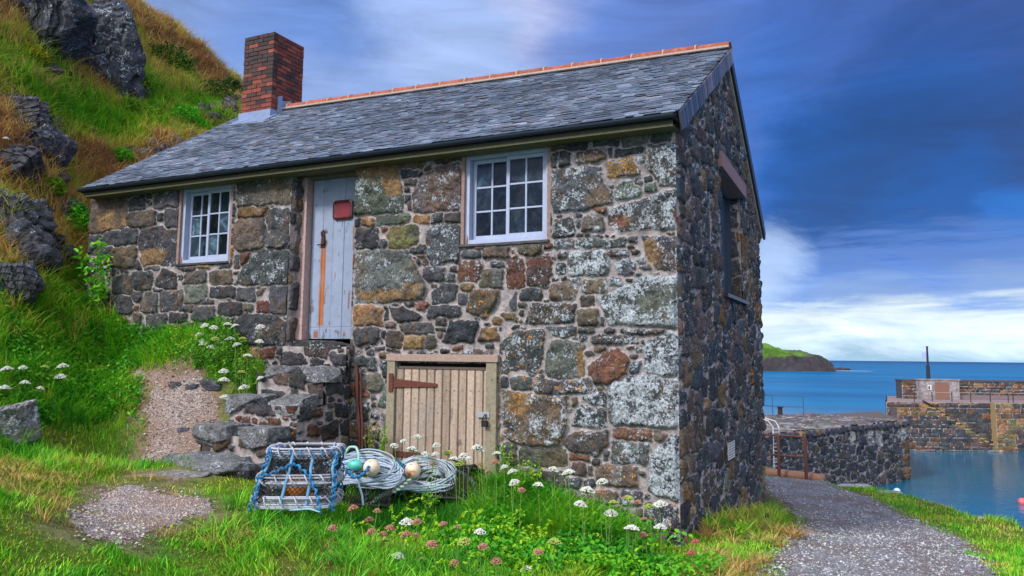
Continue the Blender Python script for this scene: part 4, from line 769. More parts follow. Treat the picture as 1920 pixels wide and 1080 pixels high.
# ---------------------------------------------------------------- helpers on the terrain
def hit(u, v, t0=3.5, t1=45):
    d = rayd(u, v); t_ = np.arange(t0, t1, .04); P = EYE + t_[:, None] * d; k = np.nonzero(P[:, 2] < ground(P[:, 0], P[:, 1]))[0]
    return (P[k[0]], t_[k[0]]) if len(k) else (P[-1], t1)
def proj(P):
    P = np.asarray(P, float) - EYE; z = P @ FW; return 960 + F * (P @ RT) / z, 540 + SY - F * (P @ UP) / z, z
def gz(x, y): return float(ground(np.array([x]), np.array([y]))[0])

# ---------------------------------------------------------------- crags and stones of the hillside
ROCKS = [(168, 95, 84, 118, 'tall dark crag with a pale lichen face, highest on the slope'), (228, 150, 44, 58, 'dark broken rock at the right foot of the tall crag'), (100, 60, 52, 64, 'dark rock wedged between the tall crag and the corner crag'),
         (35, 22, 92, 66, 'broad dark crag at the upper left corner of the hill'), (190, 12, 44, 34, 'pale lichened rock crowning the tall crag'), (22, 205, 56, 50, 'dark rock in the slope below the upper grass shelf'), (50, 270, 62, 70, 'rugged dark outcrop halfway down the left edge'),
         (8, 310, 50, 50, 'squat dark rock under the rugged outcrop'), (8, 400, 60, 58, 'dark rock under the straw tussock at the left edge'), (30, 470, 62, 50, 'dark mossy rock over the ferny hollow'), (6, 540, 52, 56, 'dark boulder low at the left edge above the long grass'),
         (104, 478, 36, 28, 'small grey rock near the left end of the cottage'), (-8, 802, 46, 36, 'smooth pale boulder lying low in the left grass'), (112, 395, 30, 30, 'brown stone sunk under the dry grass left of the roof'), (425, 205, 26, 40, 'dark rock face between the chimney and the dark shrub')]
for i, (u, v, a, b_, lb) in enumerate(ROCKS):
    P, d = hit(u, min(v + b_ * .5, 1000)); s = d / F; c_ = P + UP * (b_ * .40 * s) + FW * (a * .75 * s)
    rock('boulder', c_, (a * s * 1.35, a * s * 1.1, b_ * s * 1.35), 500 + i, (62, 64, 74) if 'pale' not in lb or i == 0 else (104, 104, 106), .4 if i in (0, 4) else (.12 if 'pale' not in lb else .5), .0, lb, 'rock', n=84, rough=.16, cuts=22 if i != 12 else 8, sq=.85, rot=-YAW * -1 + rng.uniform(-.4, .4), tilt=(rng.uniform(-.25, .25), rng.uniform(-.3, .3)))
for i in range(26):
    u = rng.uniform(-10, 110) if i < 17 else rng.uniform(60, 290); v = rng.uniform(170, 560) if i < 17 else rng.uniform(30, 210); P, d = hit(u, v); s = d / F; r_ = rng.uniform(12, 30) * s
    rock('stone', P + FW * r_ * .3, (r_ * 1.3, r_, r_ * rng.uniform(.8, 1.3)), 1200 + i, (62, 64, 72), .12, 0, 'dark rock poking out of the hill grass between the crags', 'rock', 'rocks scattered between the crags', n=24, rough=.16, cuts=16, sq=.8, rot=rng.uniform(0, 6))
for i in range(34):
    k = i / 33; u = 252 + 190 * k + rng.uniform(-14, 14); v = 312 - 92 * k - rng.uniform(0, 26) - (14 if k > .6 else 0)
    P, d = hit(u, v); s = d / F; r_ = rng.uniform(7, 19) * s
    rock('stone', P + np.array([0, 0, r_ * .2]), (r_ * 1.2, r_, r_ * .8), 600 + i, [(84, 80, 80), (66, 64, 72), (110, 100, 92)][i % 3], .15, 0, 'grey brown stone in the loose bank just above the roof slates', 'stone', 'stones in the bank above the roof', n=12, rough=.12, cuts=6, rot=rng.uniform(0, 6))
for i, (u, v, a, b_, lb) in enumerate(((655, 360, 0, 0, ''), (330, 722, 16, 9, 'blue grey stone at the path edge under the carrot flowers'), (395, 722, 30, 14, 'low dark boulder between the upper path and the carrot flowers'), (362, 728, 16, 10, 'small dark stone beside the low dark boulder'), (345, 808, 14, 8, 'dark stone lying on the upper path near the steps'), (290, 822, 10, 4, 'thin slate flake lying on the upper path'),
                                       (1798, 958, 10, 4, 'small white stone on the cliff edge above the harbour water'), (1843, 974, 16, 6, 'flat pale stone at the turf edge above the harbour'), (1440, 975, 9, 16, 'small dark stone against the far foot of the gable'), (1600, 912, 40, 4, 'long pale edging slab along the quay turf'), (1668, 924, 26, 4, 'short pale edging slab at the bend of the quay edge'), (345, 888, 60, 5, 'flat worn slab sunk in the lawn below the steps'))):
    if not lb: continue
    P, d = hit(u, v); s = d / F
    rock('stone', P, (a * s, a * s * .55, max(b_ * s, .02)), 700 + i, (170, 168, 166) if 'pale' in lb or 'white' in lb else (110, 108, 108) if 'slab' in lb or 'slate' in lb else (64, 66, 76), .3 if 'pale' in lb else .1, 0, lb, 'stone', n=14, rough=.1, cuts=5, rot=YAW)

# ---------------------------------------------------------------- grass
def blades(name, x, y, h, w, az, lean, col, z=None, seg=3, mat=None, kind='stuff', droop=.45):
    n = len(x); z = ground(x, y) - .01 if z is None else z; wa = az + math.pi / 2 + rng.normal(0, .5, n); V = np.zeros((n, 2 * seg + 1, 3), np.float32)
    dx, dy = np.cos(az), np.sin(az); bend = rng.uniform(-.25, .25, n)
    for k in range(seg + 1):
        s = k / seg; r_ = lean * h * s ** 1.8; zz = h * (s - droop * lean * s * s); ww = w * (1 - s ** 1.6) * .5
        px_ = x + dx * r_ - dy * bend * h * s * s * .6; py_ = y + dy * r_ + dx * bend * h * s * s * .6
        if k < seg:
            V[:, 2 * k] = np.stack([px_ - np.cos(wa) * ww, py_ - np.sin(wa) * ww, z + zz], -1); V[:, 2 * k + 1] = np.stack([px_ + np.cos(wa) * ww, py_ + np.sin(wa) * ww, z + zz], -1)
        else: V[:, 2 * k] = np.stack([px_, py_, z + zz], -1)
    T = []
    for k in range(seg - 1): T += [(2 * k, 2 * k + 1, 2 * k + 3), (2 * k, 2 * k + 3, 2 * k + 2)]
    T.append((2 * seg - 2, 2 * seg - 1, 2 * seg)); T = np.array(T); m = 2 * seg + 1
    Fc = (T[None] + m * np.arange(n)[:, None, None]).reshape(-1, 3)
    return tag(mk(name, V.reshape(-1, 3), Fc, mat or GRASS, None, True, {'Col': np.repeat(col, m, 0)}), kind=kind)
def inview(x, y, z, mu=140, mv=120):
    u, v, d = proj(np.stack([x, y, z], -1)); return (d > 1) & (u > -mu) & (u < 1920 + mu) & (v > -mv) & (v < 1080 + mv)
def free(x, y, m=.0):
    k = ~((x > -L_ - .05) & (x < .03) & (y > -.02) & (y < W_ + .05)); k &= ~((x > -5.0) & (x < -3.97) & (y > -1.75) & (y < 0))
    e = np.interp(y, EDGE[:, 1], EDGE[:, 0]); return k & (x < e + .12)
def cmix(t_, cols):
    xs_ = np.linspace(0, 1, len(cols)); return np.stack([np.interp(t_, xs_, [lin(c)[i] for c in cols]) for i in range(3)], -1)
def sampler(n, x0, x1, y0, y1, p=1.6, ref=6.5):
    x = rng.uniform(x0, x1, n); y = rng.uniform(y0, y1, n); d = np.hypot(x - CX, y - CY); k = rng.random(n) < np.clip((ref / d) ** p, 0, 1); x, y = x[k], y[k]
    z = ground(x, y); k = inview(x, y, z) & free(x, y); return x[k], y[k], z[k]
GREENS = [(200, 168, 100), (178, 194, 66), (132, 200, 44), (84, 176, 40), (44, 130, 44)]
# short turf on the flat ground
x, y, z = sampler(520000, -9.5, 5.6, -6.9, 3.5, 1.3); q_ = sampler(60000, .5, 4.6, 3.5, 13, .8); x, y, z = [np.r_[a, b_] for a, b_ in zip((x, y, z), q_)]
Hh = hillw(x, y); pd = pathd(x, y); k = (pd > rng.uniform(-.34, .1, len(x))) & (rng.random(len(x)) > Hh) & ~((pd < 0) & (rng.random(len(x)) < .86)); x, y, z, pd = x[k], y[k], z[k], pd[k]
lush = np.exp(-((x + 1.2) / 1.7) ** 2 - ((y + .8) / 1.0) ** 2) + .8 * np.exp(-((x + 5.9) / .9) ** 2 - ((y + 1.9) / .9) ** 2) + .3 * np.exp(-((x + .8) / .8) ** 2 - ((y + 1.5) / 1.) ** 2)
n1 = fbm(x * 1.6, y * 1.6, 0, 4, 101); n2 = fbm(x * 5, y * 5, 0, 3, 102)
h = (.03 + .07 * np.clip(n1 + n2 + .3, 0, 1) + .10 * np.clip(lush, 0, 1) * (.8 + .8 * n2) + .05 * np.clip(n2 - .05, 0, 1)) * rng.uniform(.5, 1.45, len(x)); right = x > .9
h = np.where(pd < .2, h * .5, h); cl = fbm(x * 2.2, y * 2.2, 3, 3, 104) * 4
tcol = np.clip(.53 + .75 * n1 + .3 * n2 - .12 * sst(-x, 2.8, 4.2) + .25 * np.clip(lush, 0, 1) + rng.normal(0, .13, len(x)), 0, 1); tcol = np.where(right, np.clip(tcol - .2, 0, 1), tcol)
gcolr = cmix(tcol, GREENS) * rng.uniform(.5, 1.45, (len(x), 1)); print('turf', len(x))
pc_ = [sampler(60000, P_[0], P_[1], P_[2], P_[3], 1.) for P_ in ((-6.6, -2.6, -4.2, -.3), (.3, 3.2, -2, 9))]; xx_ = np.concatenate([q_[0] for q_ in pc_]); yy_ = np.concatenate([q_[1] for q_ in pc_]); pq_ = pathd(xx_, yy_); k_ = (pq_ < .0) & (pq_ > -.5) & (fbm(xx_ * 2.6, yy_ * 2.6, 0, 3, 93) > .22) & (rng.random(len(xx_)) < .35); blades('path_grass', xx_[k_], yy_[k_], rng.uniform(.02, .05, k_.sum()), rng.uniform(.005, .01, k_.sum()), rng.uniform(0, 6.28, k_.sum()), rng.uniform(.3, 1, k_.sum()), cmix(rng.random(k_.sum()), GREENS[:4]))
blades('turf_grass', x, y, h, rng.uniform(.006, .013, len(x)), cl + rng.normal(0, 1.1, len(x)), rng.uniform(.1, .9, len(x)), gcolr)
# long grass: banks, wall foot and tufts
def tufts(name, n, x0, x1, y0, y1, keep, nb, hr, cols, cbias, ref=9., p=1.2, spread=.07, wr=(.006, .011), az0=None, lean=(.5, 1.2)):
    x, y, z = sampler(n, x0, x1, y0, y1, p, ref); k = keep(x, y, z); x, y = x[k], y[k]; m = len(x); print(name, m * nb)
    tc = np.clip(cbias(x, y) + rng.normal(0, .16, m), 0, 1); th = rng.uniform(*hr, m)
    X_ = np.repeat(x, nb); Y_ = np.repeat(y, nb); a = rng.uniform(0, 6.283, m * nb); r_ = spread * np.sqrt(rng.random(m * nb)); az = a if az0 is None else np.where(rng.random(m * nb) < .6, np.repeat(az0(x, y), nb) + rng.normal(0, .6, m * nb), a)
    c_ = cmix(np.clip(np.repeat(tc, nb) + rng.normal(0, .06, m * nb), 0, 1), cols) * rng.uniform(.55, 1.45, (m * nb, 1))
    d = np.hypot(X_ - CX, Y_ - CY); ww = rng.uniform(*wr, m * nb) * np.clip(d / 9, 1, 2.2)
    return blades(name, X_ + np.cos(a) * r_, Y_ + np.sin(a) * r_, np.repeat(th, nb) * rng.uniform(.45, 1.2, m * nb), ww, az, rng.uniform(*lean, m * nb), c_, droop=.4)
HC = [(150, 108, 76), (220, 182, 122), (200, 196, 84), (150, 200, 54), (80, 160, 38)]
def notpath(x, y): return pathd(x, y) > .08
tufts('bank_grass', 5200, -10, -4.3, -5.4, .6, lambda x, y, z: notpath(x, y) & (z > .8 + .25 * rng.random(len(x))) & (hillw(x, y) < .9) & ((x < -5.6) | (y < -1.9)), 22, (.14, .34), GREENS, lambda x, y: .6 + .5 * fbm(x * 1.2, y * 1.2, 0, 3, 61), az0=lambda x, y: 0 * x - .6)
def hb(x, y): return .42 + 1.25 * fbm(x * .75, y * .75, 0, 4, 63)
tufts('hill_grass', 60000, -24, -7.4, -4.5, 17, lambda x, y, z: (rng.random(len(x)) < hillw(x, y)), 16, (.16, .46), HC, hb, ref=13., p=1., spread=.14, wr=(.007, .012), az0=lambda x, y: -.5 + .8 * fbm(x * .4, y * .4, 0, 2, 9), lean=(.5, 1.5))
tufts('straw_tussocks', 5200, -20, -8.2, -4.5, 14, lambda x, y, z: (hillw(x, y) > .6) & (fbm(x * .9, y * .9, z * .4, 3, 97) > .16), 34, (.3, .62), [(140, 100, 70), (206, 166, 112), (190, 176, 90)], lambda x, y: .5 + .5 * fbm(x * 2, y * 2, 0, 2, 98), ref=12., p=1., spread=.1, az0=lambda x, y: -.9 + .5 * fbm(x * .6, y * .6, 0, 2, 9), lean=(1.0, 2.0))
tufts('tall_wall_grass', 1200, -2.0, -.55, -.7, -.04, lambda x, y, z: rng.random(len(x)) < .5, 14, (.22, .44), GREENS[1:], lambda x, y: .5 + .5 * fbm(x * 2, y * 2, 0, 3, 67), spread=.06)
tufts('wall_foot_grass', 2600, -8.8, 1.0, -1.0, 4.5, lambda x, y, z: notpath(x, y) & (((y < 0) & (y > -.45 - .3 * rng.random(len(x))) & (((x > -2.0) & (x < -.5)) | (x < -5.1)))  | ((x > .03) & (x < .4 + .4 * rng.random(len(x))) & (y > .5))), 16, (.12, .30), GREENS, lambda x, y: .55 + .4 * fbm(x * 2, y * 2, 0, 3, 66) - .25 * (x > 0), spread=.05)
tufts('straw_grass', 40, .15, .95, -1.6, 1.8, lambda x, y, z: notpath(x, y), 40, (.14, .26), [(150, 110, 66), (196, 160, 100), (210, 176, 120)], lambda x, y: .5 + 0 * x, spread=.06, lean=(.9, 1.6))
tufts('lush_grass', 4600, -3.6, -.35, -3.4, -.05, lambda x, y, z: notpath(x, y) & (np.exp(-((x + 1.2) / 1.9) ** 2 - ((y + 1.1) / 1.3) ** 2) > rng.random(len(x)) * .9) & ~((x < -1.75) & (y > -2.0 - .2 * rng.random(len(x)))), 14, (.12, .27), GREENS[1:], lambda x, y: .45 + .6 * fbm(x * 2, y * 2, 0, 3, 68), spread=.05)
tufts('seed_grass', 900, -7, -1.6, -4.2, -1.3, lambda x, y, z: notpath(x, y) & (fbm(x * 1.1, y * 1.1, 3, 3, 90) > .12), 9, (.1, .2), [(176, 140, 84), (150, 150, 70)], lambda x, y: .5 + 0 * x, spread=.05)

# ---------------------------------------------------------------- leafy plants
LP = np.array([(0, -.5, 0), (.5, -.18, .12), (.42, .35, .1), (0, .62, 0), (-.42, .35, .1), (-.5, -.18, .12)])
def leaves(name, C, r, size, cols, mat=None, parent=None, kind=None, up=.5):
    n = len(C); sc = size * rng.uniform(.6, 1.3, n); Nn = rng.normal(size=(n, 3)); Nn[:, 2] = np.abs(Nn[:, 2]) + up; Nn /= np.linalg.norm(Nn, axis=1)[:, None]
    T = np.cross(Nn, rng.normal(size=(n, 3))); T /= np.linalg.norm(T, axis=1)[:, None]; B_ = np.cross(Nn, T)
    V = C[:, None] + sc[:, None, None] * (LP[None, :, 0:1] * .6 * T[:, None] + LP[None, :, 1:2] * B_[:, None] + LP[None, :, 2:3] * Nn[:, None])
    Fc = (np.array([(0, 1, 2, 3), (0, 3, 4, 5)])[None] + 6 * np.arange(n)[:, None, None]).reshape(-1, 4)
    o = mk(name, V.reshape(-1, 3), Fc, mat or LEAF, parent, False, {'Col': np.repeat(cols, 6, 0)}); return tag(o, kind=kind) if kind else o
BUSH = [(342, 222, 34, 26, 0, 'bright green bush in the bank above the roof, nearest the chimney side'), (225, 296, 28, 20, 0, 'round bright green bush beside the left slope of the roof'), (402, 178, 44, 30, 1, 'dark green bush under the skyline left of the chimney'), (310, 112, 60, 30, 1, 'wide dark shrub across the upper slope'),
        (262, 160, 34, 26, 2, 'yellow green shrub right of the tall crag'), (285, 218, 26, 18, 2, 'small yellow green shrub above the roofline stones'), (60, 105, 34, 22, 3, 'olive yellow shrub on the shelf under the corner crag'), (375, 238, 22, 14, 0, 'little bright bush touching the roof slates'), (432, 165, 22, 20, 1, 'dark shrub closest to the chimney'),
        (245, 205, 28, 20, 2, 'green shrub at the foot of the broken rock'), (75, 235, 20, 26, 1, 'dark green ivy clump beside the rugged outcrop'), (140, 415, 26, 40, 0, 'deep green shrub against the left end wall'), (98, 350, 24, 18, 2, 'yellow flowering shrub left of the roof corner'), (160, 250, 24, 16, 2, 'low green shrub in the middle of the left slope')]
BC = {0: [(40, 130, 24), (80, 190, 30), (120, 210, 40)], 1: [(26, 60, 22), (40, 84, 26), (60, 104, 30)], 2: [(70, 130, 30), (110, 160, 36), (150, 170, 50)], 3: [(90, 100, 30), (150, 150, 40), (180, 170, 40)]}
for i, (u, v, a, b_, kd, lb) in enumerate(BUSH):
    P, d = hit(u, v + b_ * .4); s = d / F; r_ = np.array([a * s, a * s * .8, b_ * s]); n = 1500
    q = rng.normal(size=(n, 3)); q /= np.linalg.norm(q, axis=1)[:, None]; rad = rng.uniform(.55, 1.08, n) * (1 + .3 * fbm(q[:, 0] * 2.5 + i, q[:, 1] * 2.5, q[:, 2] * 2.5, 3, 800 + i)); q = q * rad[:, None] * r_; q[:, 2] += r_[2] * .35
    e = empty('bush', lb, 'bush', loc=P); cc = cmix(np.clip(.5 + .5 * fbm(q[:, 0] * 5 + i, q[:, 1] * 5, q[:, 2] * 5, 3, 3) + rng.normal(0, .2, n), 0, 1), BC[kd])
    leaves('foliage', q, 0, .055 * (d / 15) ** .5, cc, parent=e)
    sm = MB()
    for k in range(5): a_ = rng.uniform(0, 6.28); sm.tube([(0, 0, -.1), (math.cos(a_) * r_[0] * .3, math.sin(a_) * r_[1] * .3, r_[2] * .3), (math.cos(a_) * r_[0] * .6, math.sin(a_) * r_[1] * .6, r_[2] * .8)], [.02, .014, .005], 4, lin((70, 56, 40)))
    sm.build('branches', STEM, e)
# low leafy cover on the slope, the bank and in the foreground
def cover(name, n, x0, x1, y0, y1, keep, size, cols, hz, seedn, ref=9):
    x, y, z = sampler(n, x0, x1, y0, y1, 1.2, ref); k = keep(x, y, z); x, y, z = x[k], y[k], z[k]; print(name, len(x))
    C = np.stack([x, y, z + rng.uniform(.01, hz, len(x))], -1); return leaves(name, C, 0, size, cmix(np.clip(.5 + .6 * fbm(x * 3, y * 3, 0, 3, seedn) + rng.normal(0, .2, len(x)), 0, 1), cols), kind='stuff')
cover('hill_ground_cover', 240000, -22, -7.6, -4, 15, lambda x, y, z: (hillw(x, y) > .4) & (fbm(x * .8, y * .8, z * .5, 4, 71) > .05), .05, [(50, 96, 28), (80, 140, 32), (150, 160, 50)], .16, 72, 14)
cover('bank_ground_cover', 60000, -9.5, -5.6, -4, .3, lambda x, y, z: notpath(x, y) & (z > .9) & (fbm(x * 1.5, y * 1.5, 0, 4, 73) > -.05), .045, [(36, 110, 26), (70, 160, 30), (140, 180, 50)], .16, 74)
cover('foreground_weeds', 90000, -3.6, .6, -3.2, -.05, lambda x, y, z: notpath(x, y) & (np.exp(-((x + 1.2) / 1.6) ** 2 - ((y + .9) / 1.0) ** 2) > .25 + .5 * rng.random(len(x))) & ~((x < -1.75) & (y > -2.05)) & (fbm(x * 2.5, y * 2.5, 0, 3, 75) > -.2), .045, [(44, 120, 28), (80, 172, 34), (130, 190, 44)], .2, 76)
def spray(name, P, hgt, n, cols, lb, cat='plant', group=None, leaf=.04, lean=(0, 0), nst=4, spread=.12):
    e = empty(name, lb, cat, group, loc=P); sm = MB(); CC = []
    for k in range(nst):
        a_ = rng.uniform(0, 6.28); s_ = spread * rng.uniform(.3, 1); h_ = hgt * rng.uniform(.7, 1.05); t_ = np.linspace(0, 1, 7)
        Q = np.stack([math.cos(a_) * s_ * t_ ** 1.3 + lean[0] * t_ ** 2, math.sin(a_) * s_ * t_ ** 1.3 + lean[1] * t_ ** 2, h_ * t_ - .02], -1); sm.tube(Q, np.linspace(.006, .002, 7), 4, lin((96, 130, 50)))
        tt = rng.uniform(.2, 1, n // nst); CC.append(np.stack([np.interp(tt, t_, Q[:, i]) for i in range(3)], -1) + rng.normal(0, leaf * .7, (len(tt), 3)))
    CC = np.concatenate(CC); sm.build('stems', STEM, e); leaves('foliage', CC, 0, leaf, cmix(rng.random(len(CC)), cols), parent=e, up=.2)
P = onY(180, 610, -.15); P[2] = gz(P[0], P[1]); spray('elder_sapling', P, 1.2, 260, [(60, 150, 30), (110, 200, 40), (150, 190, 60)], 'leafy green sapling growing against the left corner of the cottage', 'sapling', leaf=.07, nst=6, spread=.35)
for i, (u, v, y_, h_, lb) in enumerate(((948, 880, -.1, .5, 'tall feathery green weed just right of the hatch'), (975, 900, -.3, .5, 'yellow green weed in front of the wall right of the hatch'), (1005, 880, -.12, .42, 'short feathery weed second from the hatch'), (692, 870, -.3, .7, 'thin brown seeded weed between the rusty bars and the hatch'), (715, 860, -.2, .6, 'upright green weed at the left post of the hatch'), (700, 890, -.5, .4, 'leafy weed behind the rope coils'), (527, 730, -.85, .13, 'little green plant rooted on the middle step'), (1385, 1010, 0, .22, 'leafy green weed at the foot of the gable'), (330, 690, -.3, .3, 'bushy green plant under the small window'), (450, 715, -.25, .35, 'leafy plant against the upper side of the steps'), (420, 700, -.35, .4, 'ferny plant among the carrot flowers left of the steps'), (870, 930, -1.6, .2, 'yellow green trailing weed right of the black creels'))):
    P = onY(u, v, y_) if u < 1300 else hit(u, v)[0]
    if i == 6: P = onZ(u, v, 1.33)
    else: P[2] = gz(P[0], P[1])
    cs = [(90, 150, 30), (130, 196, 40), (176, 200, 60)] if i != 3 else [(110, 80, 40), (150, 130, 60), (120, 150, 50)]
    spray('wall_weed', P, h_, 170, cs, lb, leaf=.028, nst=6, spread=.1 if i != 11 else .3)
for i in range(7):
    P = onY(375 + 18 * i + rng.uniform(-8, 8), 700, -.38 + rng.uniform(-.12, .2)); P[2] = gz(P[0], P[1]); spray('carrot_leaves', P, rng.uniform(.3, .5), 420, [(54, 120, 30), (90, 160, 40), (130, 180, 60)], 'ferny green leaves under the white flowers left of the steps', 'plant', 'ferny leaves left of the steps', .03, nst=9, spread=.2)
for i in range(8):
    P = onY(745 + 27 * i + rng.uniform(-8, 8), 900, -.5 + rng.uniform(-.15, .2)); P[2] = gz(P[0], P[1]); spray('carrot_leaves', P, rng.uniform(.18, .36), 240, [(54, 120, 30), (90, 160, 40), (130, 180, 60)], 'ferny green leaves at the foot of the wooden hatch', 'plant', 'ferny leaves at the hatch', .028, nst=7, spread=.14)
# trailing yellow-green bedstraw sprays in the foreground
x, y, z = sampler(900, -2.6, .2, -2.6, -.7, 0); k = np.exp(-((x + 1.3) / 1.2) ** 2 - ((y + 1.5) / .7) ** 2) > rng.random(len(x)); x, y = x[k][:48], y[k][:48]; CC = []
for a, b_ in zip(x, y):
    az = rng.uniform(0, 6.28); t_ = rng.random(34); L__ = rng.uniform(.2, .45); r_ = L__ * t_
    CC.append(np.stack([a + math.cos(az) * r_, b_ + math.sin(az) * r_, gz(a, b_) + .06 + .55 * L__ * np.sin(t_ * 2.2)], -1) + rng.normal(0, .006, (34, 3)))
CC = np.concatenate(CC); leaves('bedstraw', CC, 0, .03, cmix(rng.random(len(CC)), [(110, 180, 30), (150, 200, 40), (170, 200, 50)]), kind='stuff')

# ---------------------------------------------------------------- wild carrot and pink clover heads
def umbel(c0, c1, R0=.044, dome=.6):
    m = MB(); k = 0
    for ring, n in ((0, 1), (.28, 6), (.54, 12), (.78, 17), (1., 21)):
        for i in range(n):
            a = 6.283 * i / n + ring * 3 + rng.uniform(-.12, .12); rr = R0 * ring * rng.uniform(.88, 1.1); r_ = R0 * rng.uniform(.12, .2)
            P = np.array([rr * math.cos(a), rr * math.sin(a), -dome * R0 * ring ** 2 + rng.uniform(-.003, .003)]); m.sphere(P, (r_, r_, r_ * .85), 6, lin(c0) * (1 - .0 * k) * rng.uniform(.8, 1.1))
            if ring: m.tube([(0, 0, -R0 * .9), P - (0, 0, r_ * .3)], .0012, 3, lin(c1))
    return m
HEADS = {}
def head(kind):
    if kind not in HEADS: HEADS[kind] = {'w': umbel((226, 230, 222), (110, 150, 70)), 'g': umbel((176, 194, 96), (110, 150, 60), .04), 'p': umbel((196, 140, 124), (120, 130, 70), .034, .7), 'r': umbel((206, 104, 112), (120, 130, 70), .036, .6)}[kind].build('flower_head', PETAL); return HEADS[kind]
    return None
FL = [('steps', 'in the clump left of the steps', -.75, 'w385,607 w402,611 w427,605 w440,608 w488,609 w379,636 w432,632 w443,643 g404,632 w371,658 w381,669 w416,659 w465,664 g455,632 w420,692 w420,708 g455,695 w487,706 w456,722 w487,637 w424,741 w400,648 g398,626'),
      ('bank', 'on the grassy bank at the left edge', None, 'w12,688 w43,686 w117,682 w113,702 w48,714 w8,723 w77,725 g86,685'),
      ('hill', 'high on the left edge of the rocky slope', None, 'w12,257 w38,288 g30,272 w48,318 w92,230 g118,360 g128,410'),
      ('hatch', 'in front of the wooden hatch', -.55, 'w740,832 w783,815 w775,838 w818,831 w816,848 g838,845 w853,857 g861,864 w880,857 w893,834 w903,839 w931,847 p900,868 p915,880 w945,872 w758,824 w800,848 p812,866 w960,880 w1040,876 p928,862 w870,850'),
      ('front', 'in the grass in front of the creels', -2.35, 'p708,954 p691,970 w764,973 p695,992 p717,997 w748,1037 p783,973 p760,997 p733,985 p660,948 p830,978 p780,1000 g720,1008 p812,1015 g870,1010 p858,985 p905,1020 w900,992 g790,1045 p850,1050 p930,1046 w985,1062 p625,985 p1010,1030 g1040,1010'),
      ('corner', 'at the foot of the wall near the house corner', -1.0, 'w963,900 w1064,881 w1103,913 w1128,898 w1146,957 w1235,940 w1238,983 p1207,970 w1185,985 p1205,998 p1195,938 w1260,1053 r1296,1032 r1302,1012 p978,915 p1175,930 g1215,945 g1180,930 p1130,918 w1010,905 g1150,938 w1090,940')]
KN = {'w': ('white', 'wild_carrot'), 'g': ('greenish yellow', 'wild_carrot'), 'p': ('faded pink', 'pink_flower'), 'r': ('rose pink', 'pink_flower')}
for key, where, yp, lst in FL:
    for it_ in lst.split(' '):
        kd = it_[0]; u, v = map(float, it_[1:].split(','))
        if yp is None: P, d = hit(u, v + 28); top = onD(u, v, d - .15); base = P
        else:
            yq = yp + rng.uniform(-.12, .12) + (0 if key != 'steps' else .42 if v < 690 else .12); top = onY(u, v, yq); base = np.array([top[0] + rng.uniform(-.05, .05), yq + rng.uniform(-.04, .06), 0]); base[2] = gz(base[0], base[1])
        if top[2] < base[2] + .05: top[2] = base[2] + .08
        colr, nm = KN[kd]
        e = empty(nm, f'{colr} flower head {where}', 'flower', f'{colr} flowers {where}', loc=base)
        t_ = np.linspace(0, 1, 6)[:, None]; Q = (top - base) * t_; Q[:, 0] += .02 * np.sin(t_[:, 0] * 3) * rng.uniform(-1, 1); sm = MB(); sm.tube(Q, .0036, 4, lin((104, 140, 60)))
        for _ in range(2):
            q0 = Q[2 + _ % 3]; a_ = rng.uniform(0, 6.28); sm.tube([q0, q0 + np.array([math.cos(a_) * .03, math.sin(a_) * .03, .04])], .0016, 3, lin((110, 150, 60)))
        sm.build('stem', STEM, e); hd_ = head(kd)
        if hd_ is None: hd_ = HEADS[kd].copy(); COL.objects.link(hd_)
        hd_.parent = e; hd_.location = top - base; s_ = rng.uniform(.8, 1.3) * (1.25 if u > 1100 and kd == 'w' else 1) * (1.1 if key in ('bank', 'steps') else 1); hd_.scale = (s_, s_, s_); hd_.rotation_euler = (rng.uniform(-.3, .3), rng.uniform(-.3, .3), rng.uniform(0, 6))

# ---------------------------------------------------------------- creels, ropes, buoys
GREY, BLUE, TEAL = lin((176, 180, 196)), lin((36, 120, 176)), lin((96, 176, 176)); BLK = lin((26, 28, 34))
def wrap(m, P, r, pitch, col, rr=.007, n=5):
    P = np.asarray(P, float); seg = np.r_[0, np.cumsum(np.linalg.norm(np.diff(P, axis=0), axis=1))]; Lg = seg[-1]; t_ = np.linspace(0, Lg, max(8, int(Lg / pitch * 10))); Q = np.stack([np.interp(t_, seg, P[:, i]) for i in range(3)], -1)
    T = np.gradient(Q, axis=0); T /= np.linalg.norm(T, axis=1)[:, None]; A = np.cross(T, [0.13, .2, 1.]); A /= np.linalg.norm(A, axis=1)[:, None]; B_ = np.cross(T, A); ph_ = t_ / pitch * 6.283
    m.tube(Q + r * (np.cos(ph_)[:, None] * A + np.sin(ph_)[:, None] * B_), rr, n, col)
cb = onZ(556, 946, .43); rot = YAW + .1
creel = empty('lobster_creel', 'tall lobster creel lashed with blue and grey rope at the foot of the steps', 'creel', loc=cb)
cr_, sr_ = math.cos(rot), math.sin(rot)
def lc3(a, b_, c_):
    a = a + .08 * c_ / .56; b_ = b_ + .04 * c_ / .56; return np.array([cr_ * a - sr_ * b_, sr_ * a + cr_ * b_, c_])
def ringp(hw, hd, z, n=24, p=4.):
    P = []
    for i in range(n): a = 6.283 * i / n; c_, s_ = math.cos(a), math.sin(a); k = (abs(c_) ** p + abs(s_) ** p) ** (-1 / p); P.append(lc3(hw * c_ * k, hd * s_ * k, z))
    return np.array(P + [P[0]])
lv = [(.35, .28, .07), (.34, .27, .25), (.32, .25, .35), (.30, .22, .48)]
